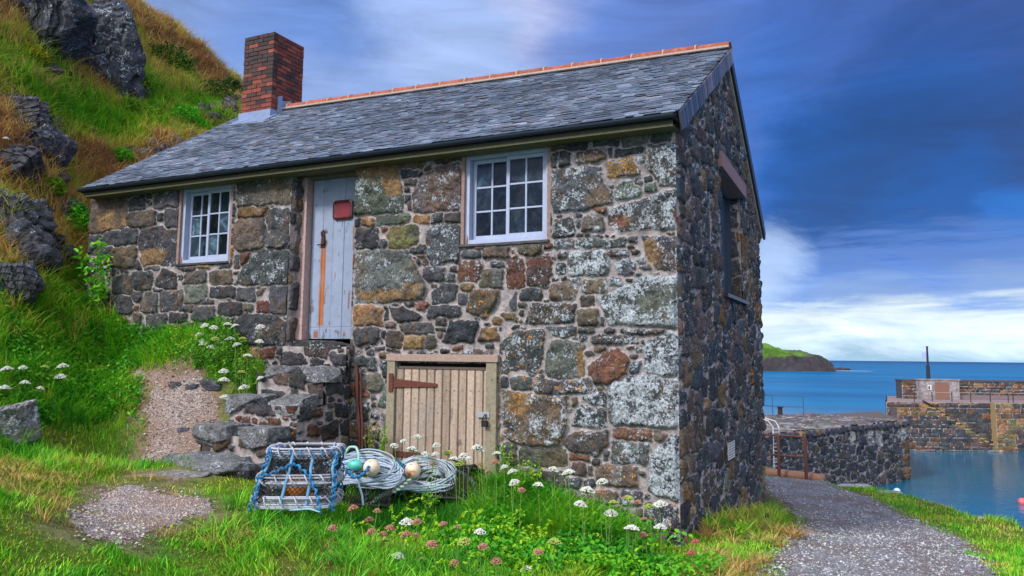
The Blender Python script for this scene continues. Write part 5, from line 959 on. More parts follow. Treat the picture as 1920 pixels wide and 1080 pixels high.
for i, (hw, hd_, z_) in enumerate(lv):
    if i == 2: continue
    m = MB(); P = ringp(hw, hd_, z_)
    for k in range(8): o_ = rng.uniform(-.014, .014, 3) * (1, 1, 1.1); m.tube(P + o_ + np.array([0, 0, .011 * (k - 3.5)]), .0092, 5, GREY * rng.uniform(.6, .95))
    wrap(m, P, .048, .13, GREY * .9, .007)
    if i == 3: wrap(m, P, .032, .09, BLUE, .007)
    m.build('rope_band', ROPE, creel)
fm = MB()
for a, b_ in ((-1, -1), (1, -1), (1, 1), (-1, 1), (-.3, -1), (.35, -1), (-.3, 1), (.35, 1)):
    P = [lc3(a * hw * (.93 if abs(a) == 1 else 1), b_ * hd_ * (.93 if abs(a) == 1 else 1), z_) for hw, hd_, z_ in [(.34, .27, 0)] + lv]; P = np.array(P) + rng.normal(0, .008, (len(P), 3)); fm.tube(P, .014, 6, lin((96, 150, 190)) if b_ < 0 else BLUE)
fm.tube(ringp(.34, .27, .02), .012, 6, BLK); fm.build('frame', ROPE, creel)
for a, b_ in ((-1, -1), (1, -1), (-1, 1), (1, 1)):
    m = MB(); P = [lc3(a * (hw + .015) * .93, b_ * (hd_ + .015) * .93, z_) for hw, hd_, z_ in [(.38, .31, .0)] + lv]
    for k in range(2): wrap(m, P, .017, .085 + .03 * k, BLUE * (1 - .35 * k), .008)
    m.build('lashing', ROPE, creel)
m = MB(); P = np.array([lc3(-.05, -.26, .40), lc3(.1, -.30, .30), lc3(.2, -.36, .16), lc3(.27, -.4, .0)]); wrap(m, P, .01, .07, BLUE, .011); m.build('lashing', ROPE, creel)
m = MB(); P = np.array([lc3(-.05, -.26, .40), lc3(-.2, -.31, .33), lc3(-.34, -.34, .28)]); wrap(m, P, .01, .07, BLUE * .8, .010); m.build('lashing', ROPE, creel)
nm_ = MB()
def netface(A_, B_, C_, D_, nx, nz, rr=.0042, c=BLK, sag=.01):
    f = lambda s, t_: (A_ * (1 - s) + B_ * s) * (1 - t_) + (D_ * (1 - s) + C_ * s) * t_
    for k in range(-nz, nx + 1):
        for sg in (1, -1):
            P = []
            for j in range(nz + 1):
                s = (k + j) / nx if sg == 1 else (nx - k - j) / nx
                if -.001 <= s <= 1.001: P.append(f(min(max(s, 0), 1), j / nz) + rng.normal(0, sag * .3, 3))
            if len(P) > 1: nm_.tube(P, rr, 3, c)
cs_ = lambda i, a, b_: lc3(a * lv[i][0] * .95, b_ * lv[i][1] * .95, lv[i][2])
for (a1, b1, a2, b2, nx) in ((-1, -1, 1, -1, 15), (1, -1, 1, 1, 11), (1, 1, -1, 1, 15), (-1, 1, -1, -1, 11)): netface(cs_(0, a1, b1), cs_(0, a2, b2), cs_(3, a2, b2), cs_(3, a1, b1), nx, 10)
nm_.build('netting', NET, creel)
m = MB(); a_ = np.linspace(0, 6.283, 25)[:-1]; ring = [lc3(.19 * math.cos(q), .1 * math.sin(q), .495 + .012 * math.sin(q)) for q in a_]; m.tube(ring + [ring[0]], .014, 6, BLK)
cen = [lc3(.17 * math.cos(q), .085 * math.sin(q), .487) for q in a_]; m.add(cen, [tuple(range(24))], lin((30, 32, 48))); m.build('entrance_ring', GEN, creel)
m = MB(); m.tube([lc3(-.12, -.05, .49), lc3(-.17, -.06, .56)], .011, 6, lin((170, 166, 168))); m.build('peg', GEN, creel)
def ball(u, v, yq, r, c, lb, patch=None, sq=(1, 1, 1)):
    P = onY(u, v, yq); m = MB(); m.sphere((0, 0, 0), np.array(sq) * r, 24, c); V = m.v[0]
    if patch is not None: k = sst(V @ np.array([.25, -.85, -.35]) / r + .25 * fbm(V[:, 0] * 30, V[:, 1] * 30, V[:, 2] * 30, 3, 5), .85, .93)[:, None]; m.c[0] = m.c[0] * (1 - k) + k * patch
    m2 = MB(); m2.sphere((r * .1, -r * .6, r * .82 * 0 + r * .78), r * .13, 8, c * .7); o = m.build('float_buoy', BUOY, None, True); o.location = P; tag(o, lb, 'buoy'); e_ = m2.build('eyelet', BUOY, o, True); return o
def lowcreel(u, v, yq, Lh, wd, ht, rz, lb):
    P0 = hit(u, v)[0] + f0 * wd * .7; P0[2] = gz(P0[0], P0[1]); e = empty('lobster_creel', lb, 'creel', loc=P0); cr, sr = math.cos(rz), math.sin(rz); T = lambda a, b_, c_: np.array([cr * a - sr * b_, sr * a + cr * b_, c_])
    fr = MB(); ne = MB(); th_ = np.linspace(0, math.pi, 11)
    for k in range(4):
        a = -Lh + 2 * Lh * k / 3; P = [T(a, -wd * math.cos(q), ht * math.sin(q) ** .8) for q in th_]; fr.tube(P, .012, 6, BLK); wrap(fr, P, .013, .045, BLK * 1.6 if k % 2 else lin((70, 84, 96)), .006)
    for b_ in (-1, 1): fr.tube([T(-Lh, b_ * wd, .01), T(Lh, b_ * wd, .01)], .014, 6, BLK)
    P = [T(-Lh, 0, ht), T(-Lh * .3, .01, ht * .96), T(Lh * .3, 0, ht * .95), T(Lh, 0, ht)]; fr.tube(P, .012, 6, BLK); fr.build('frame', ROPE, e)
    nx, nz = 26, 16
    for k in range(-nz, nx + nz):
        for sg in (1, -1):
            P = []
            for j in range(nz + 1):
                s = (k + sg * j) / nx
                if 0 <= s <= 1: q = math.pi * j / nz; P.append(T(-Lh + 2 * Lh * s, -wd * math.cos(q) * .97, ht * math.sin(q) ** .8 * .96) + rng.normal(0, .004, 3))
            if len(P) > 1: ne.tube(P, .003, 3, BLK * rng.uniform(.8, 1.8))
    ne.build('netting', NET, e)
    m = MB(); m.add([T(a * Lh * .95, b_ * wd * .9, .012) for a, b_ in ((-1, -1), (1, -1), (1, 1), (-1, 1))], [(0, 1, 2, 3)], BLK); m.build('base_mat', GEN, e)
    m = MB()
    for k in range(3): P = [T(-Lh + .05 * k, -wd * math.cos(q) * 1.03, ht * math.sin(q) ** .8 * 1.03) for q in th_]; wrap(m, P, .016, .06, (BLUE if k < 2 else TEAL) * .9, .008)
    m.build('lashing', ROPE, e); return e
CR1 = lowcreel(672, 950, -1.55, .36, .27, .33, YAW - .1, 'low black netted creel under the left rope coil'); CR2 = lowcreel(815, 950, -1.35, .40, .28, .31, YAW - .2, 'low black netted creel under the right rope coil')
DC1 = float((np.array(CR1.location) - f0 * .22 + [0, 0, .3] - EYE) @ FW); DC2 = float((np.array(CR2.location) - f0 * .24 + [0, 0, .28] - EYE) @ FW); YB = float(onD(690, 880, DC1 - .05)[1]); YC = float(onD(780, 882, DC2 - .06)[1]); print('YB', YB, YC)
ball(560, 918, -1.84, .135, lin((206, 124, 58)), 'orange float caught inside the tall creel')
ball(584, 936, -2.0, .06, lin((206, 140, 110)), 'small faded pink float beside the orange one')
ball(666, 872, YB - .03, .066, lin((84, 186, 178)), 'turquoise float on the left rope coil', None, (1.2, 1, .9))
ball(697, 877, YB, .086, lin((226, 206, 188)), 'plain off white float between the two rope coils')
ball(774, 882, YC, .086, lin((232, 206, 186)), 'off white float with an orange stain on the right rope coil', lin((200, 110, 60)))
def coil(cu, cv, yq, hw, hh, n, c, lb, sag=.5, seed=0):
    r = np.random.default_rng(seed); P0 = onD(cu, cv, yq); m = MB(); Rt = np.array([math.cos(YAW), math.sin(YAW), 0]); Ax = np.array([0, 0, .86]) + f0 * .5
    for k in range(n):
        t_ = np.linspace(0, 6.283, 40)[:-1]; s = 1 - .55 * (k / n) * r.uniform(.7, 1.2); ox = hw * .5 * (k / n - .5) * r.uniform(.3, 1.6); rot_ = r.uniform(-.35, .35)
        a = hw * s * np.cos(t_ + rot_) + ox; b_ = hh * s * np.sin(t_) * r.uniform(.8, 1.15) - hh * (1 - s) * .2 + .02 * np.sin(t_ * 2 + k) + .01 * np.sin(t_ * 5 + 2 * k)
        zz = -sag * np.abs(a / hw) ** 2.2 * hh * .5 + .013 * (n - k) * .35 + .010 * np.sin(2 * t_ + k * 1.3); P = Rt * a[:, None] + Ax * b_[:, None] + np.array([0, 0, 1]) * zz[:, None]
        m.tube(P, .0095, 6, c * r.uniform(.75, 1.15) * (np.array([.8, 1.05, 1.0]) if k % 5 == 2 else 1), .5, True)
    o = m.build('rope_coil', ROPE, None, True); o.location = P0; return tag(o, lb, 'rope')
coil(688, 893, DC1, .44, .15, 22, lin((160, 174, 196)), 'pale blue grey coil of rope under the turquoise float', .7, 1)
coil(800, 902, DC2, .36, .17, 24, lin((172, 184, 200)), 'pale coil of rope with the stained float, over the right creel', .9, 2)
def rope(pts, lb, c, r_=.011, tw=0):
    P = np.array([onY(u, v, y_) for u, v, y_ in pts]); t_ = np.linspace(0, len(P) - 1, len(P) * 8); k = np.arange(len(P)); Q = np.stack([np.interp(t_, k, P[:, i]) for i in range(3)], -1)
    for _ in range(6): Q[1:-1] = (Q[:-2] + Q[1:-1] * 2 + Q[2:]) / 4
    m = MB(); c0 = Q[0].copy(); Q = Q - c0
    if tw: wrap(m, Q, r_ * .9, .05, c, r_); wrap(m, Q[::-1] + .004, r_ * .9, .055, c * .8, r_)
    else: m.tube(Q, r_, 6, c)
    o = m.build('rope', ROPE, None, True); o.location = c0; tag(o, lb, 'rope')
rope([(645, 872, YB+0.00), (647, 850, YB+0.00), (655, 838, YB+0.02), (668, 838, YB+0.02), (673, 852, YB+0.00), (672, 872, YB-0.02)], 'pale green rope loop standing up over the turquoise float', lin((150, 194, 190)), .014)
rope([(668, 898, YB-0.16), (674, 912, YB-0.25), (679, 930, YB-0.30), (681, 948, YB-0.32)], 'pale rope end hanging down in front of the left black creel', lin((150, 176, 190)), .012)
rope([(650, 880, YB-0.14), (662, 896, YB-0.16), (676, 893, YB-0.16), (690, 880, YB-0.10), (690, 872, YB-0.06)], 'bright blue twisted rope knotted across the left coil', BLUE, .011, 1)
rope([(770, 898, YC-0.15), (755, 912, YC-0.25), (742, 920, YC-0.28), (725, 925, YC-0.28), (712, 930, YC-0.30), (700, 940, YC-0.35), (690, 958, YC-0.40)], 'frayed green and white rope tail between the two coils', lin((168, 194, 180)), .013, 1)
rope([(500, 946, -2.05), (515, 953, -2.2), (545, 957, -2.25), (580, 954, -2.2), (600, 960, -2.2)], 'thin pale blue rope lying in the grass before the tall creel', lin((130, 180, 190)), .008)
rope([(600, 905, YB-0.10), (596, 918, YB-0.15), (606, 926, YB-0.18), (602, 938, YB-0.22)], 'short bright blue rope wound at the left end of the black creel', BLUE, .012, 1)
rope([(850, 880, YC+0.45), (868, 888, YC+0.45), (885, 900, YC+0.40), (893, 922, YC+0.35), (895, 940, YC+0.30)], 'dark grey rope over the right end of the right black creel', lin((110, 130, 146)), .012, 1)
rope([(640, 868, YB+0.40), (720, 862, YB+0.50), (745, 868, YB+0.50), (760, 880, YB+0.40)], 'dark teal rope heaped behind the white floats', lin((24, 96, 130)), .016, 1)

# ---------------------------------------------------------------- harbour
ZW = -3.72
sm_, t, b = newmat('sea_water'); p = pos(t); mpp = N(t, 'ShaderNodeMapping'); t.links.new(p, mpp.inputs[0]); mpp.inputs['Scale'].default_value = (.02, .05, 1); mpp.inputs['Rotation'].default_value = (0, 0, -YAW)
nn_ = noise(t, mpp.outputs[0], 1., 4, .5); sxy = N(t, 'ShaderNodeSeparateXYZ'); t.links.new(p, sxy.inputs[0]); far = mapr(t, sxy.outputs[1], 34, 120)
c = mixc(t, mapr(t, nn_, .35, .65), lin((0, 84, 116)), lin((2, 108, 140))); c2 = mixc(t, mapr(t, nn_, .35, .65), lin((0, 88, 136)), lin((2, 112, 160)))
c = mixc(t, far, c, c2); c = mixc(t, mapr(t, sxy.outputs[1], 300, 3500), c, lin((0, 66, 118)))
setc(t, b, c); t.links.new(mapr(t, far, 0, 1, .1, .34), b.inputs['Roughness']); t.links.new(mapr(t, far, 0, 1, .4, .12), b.inputs['Specular IOR Level'])
bump(t, b, noise(t, p, 1.6, 4, .6), .22, .12)
sx_ = [-9000, -3000, -900, -300, -100, -40, -10, 0, 10, 20, 40, 120, 400, 1500, 6000, 12000]; sy_ = [-60, -10, 5, 15, 25, 35, 50, 80, 150, 300, 600, 1500, 4000, 16000, 30000]
A, B = np.meshgrid(sx_, sy_); tag(mk('sea', np.stack([A, B, A * 0 + ZW], -1).reshape(-1, 3), grid(len(sx_), len(sy_)), sm_), kind='structure')
def unit(v): v = np.asarray(v, float); return v / np.linalg.norm(v)
ZD = -1.03; A0 = onZ(1434, 815, ZD); A1 = onZ(1702, 789, ZD); U1 = unit(A1 - A0); N1 = unit(np.cross(U1, [0, 0, 1.])); Lp = np.linalg.norm(A1 - A0)
ip = empty('inner_pier', 'dark rubble stone pier with white mortar streaks, nearer the cottage', 'pier')
st_ = []
for k in range(9): z0 = ZD - .3 * k - .27; st_.append((rbox(Lp - .22 - (.1 if k % 2 else 0), z0 + .1, .6 + (.3 if k % 2 else 0), .27, .12), ('NOYNONYNO'[k], .0, .0)))
def uvp(u, v): d = rayd(u, v); t_ = ((A0 - EYE) @ N1) / (d @ N1); q = EYE + d * t_ - A0; return q @ U1, EYE[2] + d[2] * t_
pp = []
for u, v, ru, rv, c_ in ((1596, 812, 4, 22, 'W'), (1647, 814, 4, 32, 'W'), (1648, 800, 10, 8, 'Y'), (1600, 798, 9, 10, 'Y'), (1562, 805, 7, 18, 'W'), (1630, 820, 5, 14, 'W'), (1500, 805, 8, 12, 'M'), (1475, 818, 4, 12, 'M'), (1690, 812, 10, 12, 'W'), (1505, 822, 4, 22, 'M')):
    a, z_ = uvp(u, v); a2, z2 = uvp(u + ru, v - rv); pp.append((a, z_, abs(a2 - a) * 1.1, abs(z2 - z_), c_))
masonry('pier_wall', (A0[0], A0[1], 0), U1, (0, 0, 1), N1, -6, Lp, -4.2, ZD, .04, st_, pp, parent=ip, mat=STONE_FAR, seed=70, tries=620, fill=((.46, .3), (.34, .22), (.22, .14), (.12, .09)), gap=.03, prot=.07, lich=lambda u, v: .05, org=lambda u, v: 0, pal='KKKKKDKPKB', tone=.8, warp=.05)
B1 = onZ(1648, 769, ZD); B0 = onZ(1436, 780, ZD) - U1 * 3
dk_ = [(A0 - U1 * 6)[:2], A1[:2], B1[:2], B0[:2]]; loc = [(((np.array([*q, 0]) - A0) @ U1), -((np.array([*q, 0]) - A0) @ N1)) for q in dk_]
masonry('pier_deck', (A0[0], A0[1], ZD), U1, -N1, (0, 0, 1), -6.5, Lp + .1, -.12, 14, .06, mask=lambda a, b_: inpoly(a, b_, loc), parent=ip, mat=STONE_FAR, seed=71, tries=160, fill=((.7, .45), (.4, .3), (.2, .16)), gap=.03, prot=.06, lich=lambda u, v: .1, org=lambda u, v: 0, pal='PPKGPK', tone=1.25, warp=.05)
q = MB(); Pq = [np.array([*a, ZD - .05]) for a in dk_]; Pb = [np.array([*a, -4.3]) for a in dk_]; ins = sum(Pq) / 4
Pq = [a + (ins - a) * .01 for a in Pq]; Pb = [a + (ins * [1, 1, 0] + [0, 0, -4.3] - a) * .01 for a in Pb]; q.add(Pq + Pb, [(0, 1, 2, 3), (7, 6, 5, 4), (0, 4, 5, 1), (1, 5, 6, 2), (2, 6, 7, 3), (3, 7, 4, 0)], lin((90, 80, 74))); q.build('pier_core', GEN, ip)
# row of coping boulders
x_ = -6.0; k = 0; cop = MB()
while x_ < Lp - .3:
    w_ = rng.uniform(.3, .55); c_ = A0 + U1 * (x_ + w_ / 2) + N1 * .02 - np.array([0, 0, .1]); V, Fq = rockV(c_, (w_ * .5, .2, .14), 900 + k, n=9, rough=.1, cuts=4, sq=.85, rot=math.atan2(U1[1], U1[0])); cop.add(V, Fq.tolist(), lin([(70, 66, 76), (88, 82, 92), (58, 56, 66), (120, 96, 64)][rng.integers(4) if rng.random() < .6 else 0])); x_ += w_ + .02; k += 1
cop.build('coping', GEN, ip, True)
ld = MB(); lc_ = lin((190, 196, 200)); lx = -(.2)
def pl(u, v, off=.12):
    a, z_ = uvp(u, v); return A0 * [1, 1, 0] + U1 * a + N1 * off + np.array([0, 0, z_])
for du in (0, 11): ld.tube([pl(1444 + du, 800), pl(1446 + du, 880)], .022, 6, lc_)
for k in range(11): ld.tube([pl(1444, 803 + 7 * k), pl(1455, 803 + 7 * k)], .016, 5, lc_)
ld.tube([pl(1437, 783, -.5), pl(1440, 789, 0), pl(1444, 800)], .022, 6, lc_); ld.tube([pl(1450, 783, -.5), pl(1454, 790, 0), pl(1455, 800)], .022, 6, lc_)
o = ld.build('access_ladder', GEN); tag(o, 'pale steel ladder fixed down the near end of the inner pier', 'ladder')
rl = MB(); rc_ = lin((44, 96, 128)); Q0, Q1, Q2 = onZ(1449, 782, ZD), onZ(1507, 783, ZD), onZ(1425, 778, ZD); hR = 1.05
for a in (Q0, Q1, Q2): rl.tube([a, a + [0, 0, hR]], .03, 6, rc_)
for hh_ in (hR, hR * .5): rl.tube([Q2 + [0, 0, hh_], Q0 + [0, 0, hh_]], .022, 6, rc_); rl.tube([Q0 + [0, 0, hh_], Q1 + [0, 0, hh_]], .022, 6, rc_)
tag(rl.build('pier_railing', GEN), 'thin blue metal railing on top of the inner pier', 'railing')
bo = MB(); q = onZ(1463, 780, ZD); bo.tube([q, q + [0, 0, .1], q + [0, 0, .42], q + [0, 0, .43], q + [0, 0, .5]], [.16, .12, .11, .17, .16], 10, lin((50, 36, 36))); tag(bo.build('bollard', IRON), 'short dark iron bollard on the inner pier deck', 'bollard')
# kerb beam and rusty railing at the end of the path
kb = MB(); k0 = onZ(1415, 884, -.88); k1 = onZ(1545, 900, -.88); kU = unit(k1 - k0); kN = np.array([-kU[1], kU[0], 0]); n = 16; Pk = [k0 + (k1 - k0) * i / (n - 1) for i in range(n)]
kb.tube(Pk, [.13 * (1 + .05 * math.sin(i * 2.1)) for i in range(n)], 8, lin((136, 100, 84))); o = kb.build('kerb_beam', WOOD, None, True); tag(o, 'long weathered timber beam closing the end of the gravel path', 'beam')
rr_ = MB(); rc_ = lin((84, 52, 50)); hR = .86
ps = [onZ(u, v, -.8) for u, v in ((1512, 893), (1461, 888), (1410, 883))]
for a in ps: rr_.tube([a + [0, 0, -.1], a + [0, 0, hR]], .038, 7, rc_)
for hh_ in (hR, hR * .48): rr_.tube([ps[0] + [0, 0, hh_], ps[1] + [0, 0, hh_], ps[2] + [0, 0, hh_]], .026, 6, rc_)
tag(rr_.build('path_railing', IRON), 'rusty red railing behind the timber beam at the path end', 'railing')
# far pier
FZ = -.78; C0 = onZ(1662, 753, FZ); C1 = onZ(1920, 756, FZ); U2 = unit(C1 - C0); N2 = unit(np.cross(U2, [0, 0, 1.])); L2 = np.linalg.norm(C1 - C0)
fp = empty('far_pier', 'outer harbour pier of tan and black blocks with a parapet', 'pier')
def ashlar(x0, x1, z0, z1, rh, wr, palf, seed, li=.03):
    r = np.random.default_rng(seed); z = z0; out = []
    while z < z1 - .02:
        h_ = rh * r.uniform(.8, 1.2); x = x0 - r.uniform(0, .5)
        while x < x1: w_ = r.uniform(*wr); a, b_ = max(x, x0), min(x + w_, x1); x += w_; out.append((rbox((a + b_) / 2, z + h_ / 2, b_ - a - .03, h_ - .03, .12), (palf(a, z, r), li, 0)))
        z += h_
    return out
def fpal(a, z, r):
    k = float(fbm(a * .7, z * 1.6, 0, 3, 21)) + r.normal(0, .2)
    if z < -3.0: return 'K'
    if 2.0 < a < 7.4 and z > FZ - .1 - max(0, a - 2.3) * .633: return r.choice(list('KKKKKM'))  # wall above the stair flight: its shadow is put in as darker blocks
    stepz = FZ - .4 - max(0, (a - 2.2)) * .62
    if abs(z - stepz) < .3 and 1.6 < a < 6.4: return r.choice(list('NOMY'))
    return r.choice(list('NMBBP')) if k > .18 and z > -2.6 else r.choice(list('KKKPM'))
masonry('pier_wall', (C0[0], C0[1], 0), U2, (0, 0, 1), N2, 0, L2 + 8, -4.2, FZ, .05, ashlar(0, L2 + 8, -4.2, FZ - .16, .3, (.4, .95), fpal, 5) + ashlar(0, L2 + 8, FZ - .16, FZ + .05, .16, (.8, 1.5), lambda a, z, r: r.choice(list('MNPM')), 6), parent=fp, mat=STONE_FAR, seed=80, tries=10, fill=((.2, .1),), gap=.018, prot=.05, warp=.02, lich=lambda u, v: .02, org=lambda u, v: 0, tone=.85)
DV = unit((C0 - EYE) * [1, 1, 0] + RT * .4); EU = DV; EN = unit(np.cross([0, 0, 1.], EU))
masonry('pier_end', (C0[0], C0[1], 0), EU, (0, 0, 1), EN, 0, 9, -4.2, FZ, .05, ashlar(0, 9, -4.2, FZ, .3, (.4, .9), lambda a, z, r: r.choice(list('KKPMBN')), 15), parent=fp, mat=STONE_FAR, seed=84, tries=10, fill=((.2, .1),), gap=.018, prot=.05, lich=lambda u, v: .02, org=lambda u, v: 0, tone=.85, warp=.02)
q = MB(); th4 = 8.5
def fq(a, b_, z): return np.array([C0[0], C0[1], 0]) + U2 * a - N2 * b_ + np.array([0, 0, z])
def fbox(m, a0, a1, b0, b1, z0, z1, c): m.add([fq(a0, b0, z0), fq(a1, b0, z0), fq(a1, b1, z0), fq(a0, b1, z0), fq(a0, b0, z1), fq(a1, b0, z1), fq(a1, b1, z1), fq(a0, b1, z1)], [(0, 3, 2, 1), (4, 5, 6, 7), (0, 1, 5, 4), (1, 2, 6, 5), (2, 3, 7, 6), (3, 0, 4, 7)], c)
pdk = [fq(.05, .03, 0), fq(L2 + 8, .03, 0), fq(L2 + 8, 9, 0), fq(.05, .03, 0) + DV * 9]; q.add([a + [0, 0, -4.3] for a in pdk] + [a + [0, 0, FZ - .01] for a in pdk], [(0, 3, 2, 1), (4, 5, 6, 7), (0, 1, 5, 4), (1, 2, 6, 5), (2, 3, 7, 6), (3, 0, 4, 7)], lin((134, 116, 116))); q.build('pier_deck', GEN, fp)
par0 = onZ(1692, 747, FZ); pa = (par0 - C0) @ U2; pb_ = -((par0 - C0) @ N2)
masonry('parapet', tuple(fq(0, pb_, 0)), U2, (0, 0, 1), N2, pa, L2 + 8, FZ, .44, .05, ashlar(pa, L2 + 8, FZ, .44, .22, (.25, .6), lambda a, z, r: r.choice(list('KKKKPMN' if a > pa + 4 else 'PMNK')), 8), parent=fp, mat=STONE_FAR, seed=81, tries=10, fill=((.2, .1),), gap=.018, prot=.04, lich=lambda u, v: .05, org=lambda u, v: 0, tone=.8)
q = MB(); fbox(q, pa + .01, L2 + 8, pb_ + .02, pb_ + .9, FZ, .425, lin((70, 66, 72))); fbox(q, pa - .04, L2 + 8, pb_ - .05, pb_ + .95, .43, .53, lin((74, 72, 80))); q.build('parapet_core', GEN, fp)
q = MB(); fbox(q, pa + 2.6, L2 + 8, pb_ - .35, pb_ - .05, FZ, FZ + .28, lin((120, 104, 108))); q.build('ledge', GEN, fp)
hb_ = MB(); a0 = pa + .95; cB = lin((134, 126, 128)); fbox(hb_, a0, a0 + 2.6, pb_ - .7, pb_ - .06, FZ, .50, cB); fbox(hb_, a0 - .05, a0 + 2.65, pb_ - .75, pb_ + .1, .50, .58, lin((150, 144, 146))); hut = hb_.build('shelter', STONE_FAR, fp)
hut.data.attributes.new('Msk', 'FLOAT_COLOR', 'POINT')
q = MB(); fbox(q, a0 + .95, a0 + 1.9, pb_ - .715, pb_ - .702, FZ + .02, .38, lin((128, 92, 78))); q.build('door', WOOD, hut)
q = MB(); fbox(q, a0 + .45, a0 + .72, pb_ - .715, pb_ - .702, -.15, .18, lin((200, 204, 210))); fbox(q, a0 + .5, a0 + .6, pb_ - .72, pb_ - .716, -.1, .1, lin((30, 30, 36))); q.build('window', GEN, hut)
# stair flight against the wall
sp = MB(); s0 = 2.3; ns = 15; s1 = 6.6
for k in range(ns):
    a = s0 + (s1 - s0) * k / ns; zt = FZ - .12 - (2.72) * (k + 1) / ns; fbox(sp, a, a + (s1 - s0) / ns - .004, -.95, -.04, -4.2, zt, lin([(200, 164, 116), (186, 146, 104), (170, 150, 126)][rng.integers(3)]) * rng.uniform(.8, 1.1))
stp = sp.build('stair', GEN, fp)
masonry('stair_wall', tuple(fq(0, -.97, 0)), U2, (0, 0, 1), N2, .2, s1, -4.2, FZ - .3, .05, ashlar(.2, s1, -4.2, FZ, .27, (.35, .8), lambda a, z, r: (r.choice(list('OYNYO')) if z > FZ - .8 - max(0, a - s0) * .633 and r.random() < .95 else r.choice(list('KKKKPM'))), 11), parent=stp, mat=STONE_FAR, seed=83, tries=10, fill=((.2, .1),), gap=.018, prot=.05, lich=lambda u, v: .02, org=lambda u, v: 0, tone=.85,
        mask=lambda a, b_: (b_ < FZ - .15 - np.clip(np.ceil((a - s0) / (s1 - s0) * ns), 0, ns) * 2.72 / ns))
q = MB(); fbox(q, .2, s0, -.94, -.04, -4.2, FZ - .32, lin((96, 84, 80))); q.build('landing', GEN, stp)
hr = MB(); hr.tube([fq(s0 - .1, -.12, FZ + .1), fq(s0 + .2, -.12, FZ - .05), fq(s1 - .6, -.12, FZ - 2.35), fq(s1 + .5, -.12, FZ - 2.5)], .045, 6, lin((22, 22, 28))); hr.build('handrail', IRON, stp)
bt = onZ(1873, 757, FZ); ba = (bt - C0) @ U2
masonry('buttress', tuple(fq(0, -.6, 0)), U2, (0, 0, 1), N2, ba, L2 + 8, -4.2, FZ, .05, ashlar(ba, L2 + 8, -4.2, FZ, .3, (.4, .9), lambda a, z, r: (r.choice(list('YNO')) if a < ba + .9 else r.choice(list('KKPKMN'))), 9), parent=fp, mat=STONE_FAR, seed=82, tries=10, fill=((.2, .1),), gap=.018, prot=.05, lich=lambda u, v: .02, org=lambda u, v: 0, tone=.9)
q = MB(); fbox(q, ba + .01, L2 + 8, -.59, .02, -4.2, FZ + .01, lin((150, 128, 92))); q.build('buttress_core', GEN, fp)
rl = MB(); rc_ = lin((44, 44, 54)); pr_ = []
for u in (1717, 1747, 1780, 1811, 1843, 1872, 1880, 1915):
    a = onZ(u, 753.5, FZ); a = fq((a - C0) @ U2, .25, FZ); rl.tube([a, a + [0, 0, .62]], .03, 6, rc_); pr_.append(a)
rl.tube([a + [0, 0, .6] for a in pr_], .018, 5, lin((150, 146, 150))); rl.tube([a + [0, 0, .32] for a in pr_], .014, 5, lin((110, 106, 112))); tag(rl.build('pier_railing', GEN), 'low grey railing along the edge of the outer pier', 'railing')
mt = MB(); mb_ = fq(a0 + 1.1, pb_ + .4, .53); mt.tube([mb_, mb_ + [0, 0, .95], mb_ + [0, 0, .96], mb_ + [0, 0, 2.2], mb_ + [0, 0, 2.3]], [.13, .12, .075, .06, .09], 8, lin((30, 42, 58))); ms_ = mt.build('signal_mast', IRON); tag(ms_, 'dark signal mast rising above the outer pier parapet', 'mast')
q = MB(); q.box(tuple(mb_ + [-.32, -.1, 1.45]), tuple(mb_ + [-.08, .1, 1.85]), lin((150, 166, 206))); q.build('lamp_box', GEN, ms_)
# floats on the water
for u, v, r_, c_, lb in ((1917, 941, .16, (226, 96, 110), 'pink mooring buoy floating at the right edge of the harbour'), (1682, 921, .14, (176, 200, 226), 'pale blue mooring buoy close under the quay edge')):
    P = onZ(u, v, ZW + .08); m = MB(); m.sphere((0, 0, 0), r_, 14, lin(c_)); m.tube([(0, 0, r_ * .9), (0, 0, r_ * 1.25)], r_ * .18, 6, lin((60, 60, 66))); o = m.build('mooring_buoy', BUOY, None, True); o.location = P; tag(o, lb, 'buoy')
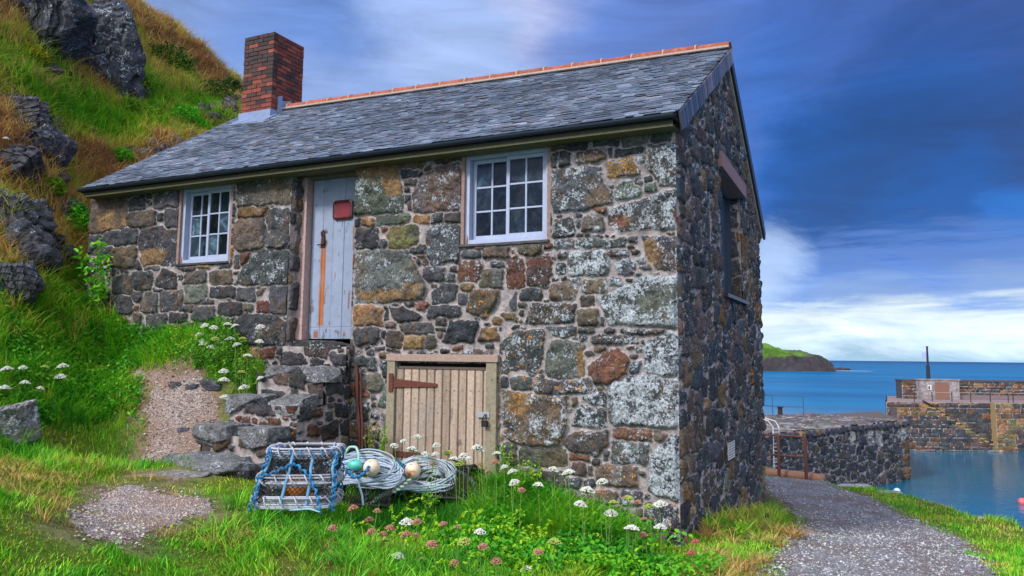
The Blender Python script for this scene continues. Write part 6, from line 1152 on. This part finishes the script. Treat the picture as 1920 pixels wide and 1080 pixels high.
# island, islet, foam
Pn = [onD(u, 697, 440) for u in (1300, 1545)]; 
ux = np.arange(0, 140, .9); uy = np.arange(-26, 60, .9); A, B = np.meshgrid(ux, uy); iE = onZ(1541, 696, ZW); 
dirU = -unit([RT[0], RT[1], 0]); dirV = unit([FW[0], FW[1], 0]); wob = 5 * fbm(A * .05, B * .05, 0, 4, 5); d_ = np.minimum(np.minimum(A, 1e3), np.minimum((B + 14), (52 - B)) * 1.) + wob
hE = (6.0 * sst(d_, -1.5, 2.5) + 6.5 * np.clip(d_ / 22, 0, 1) ** .7) * np.interp(A, [0, 4, 10, 20, 40, 140], [.62, .8, .9, 1.0, 1.05, 1.15]) + 2.6 * fbm(A * .16, B * .16, 0, 5, 6) * sst(d_, -3, 3) + .9 * sst(d_, -5, -2) + .4 * fbm(A * .5, B * .5, 0, 3, 9) - .8
hE = np.where(d_ < -6, -1.5, hE); Vv = (iE * [1, 1, 0])[None, None] + A[..., None] * dirU + B[..., None] * dirV; Vv[..., 2] = ZW + hE
gy, gx = np.gradient(hE); sl__ = np.hypot(gx, gy) / .9; gk = sst(hE + 2.0 * fbm(A * .12, B * .12, 2, 3, 14), 6.4, 7.4)[..., None] * (sst(A + 6 * fbm(A * .1, B * .1, 8, 3, 2), 9, 16) * .9 + .1)[..., None]; ic = lin((62, 58, 62)) * (1 + .5 * fbm(A * .3, hE * .6, B * .3, 4, 4))[..., None]
ic = np.where(gk > .01, ic * (1 - gk) + gk * (lin((84, 116, 46)) * (1 + .9 * fbm(A * .1, B * .1, 0, 3, 8))[..., None]), ic)
tag(mk('island', Vv.reshape(-1, 3), grid(len(ux), len(uy))[:, ::-1], m_attr('island_rock', .95, .3, .5, .6, .4, spec=.1), None, False, {'Col': ic.reshape(-1, 3)}), kind='structure')
for u, v, a, b_, lb in ((1580, 694, 17, 4.0, 'low dark rock islet breaking the sea beyond the island tip'), (1556, 695.5, 12, 1.6, 'flat dark reef just off the island tip')):
    P = onZ(u, v, ZW); s = np.linalg.norm(P - EYE) / F; rock('islet', P, (a * s, a * s * .7, b_ * s * 1.3), int(800 + u), (58, 52, 56), 0, 0, lb, 'rock', n=26, rough=.16, cuts=8, sq=.5, rot=YAW)
fmat, t, b = newmat('foam'); setc(t, b, (.75, .8, .86)); b.inputs['Roughness'].default_value = .8
P = onZ(1597, 695.5, ZW + .12); n = 40; th_ = np.linspace(0, 6.283, n)[:-1]; rr2 = 1 + .25 * vn(th_ * 3, 0, 0, 4); ring = [P - dirU * math.cos(q) * 10.5 * r_ * (1.0 if math.cos(q) > 0 else .9) + dirV * math.sin(q) * 4.5 * r_ for q, r_ in zip(th_, rr2)]
tag(mk('foam', [P] + ring, [(0, 1 + i, 1 + (i + 1) % (n - 1)) for i in range(n - 1)], fmat), kind='stuff')
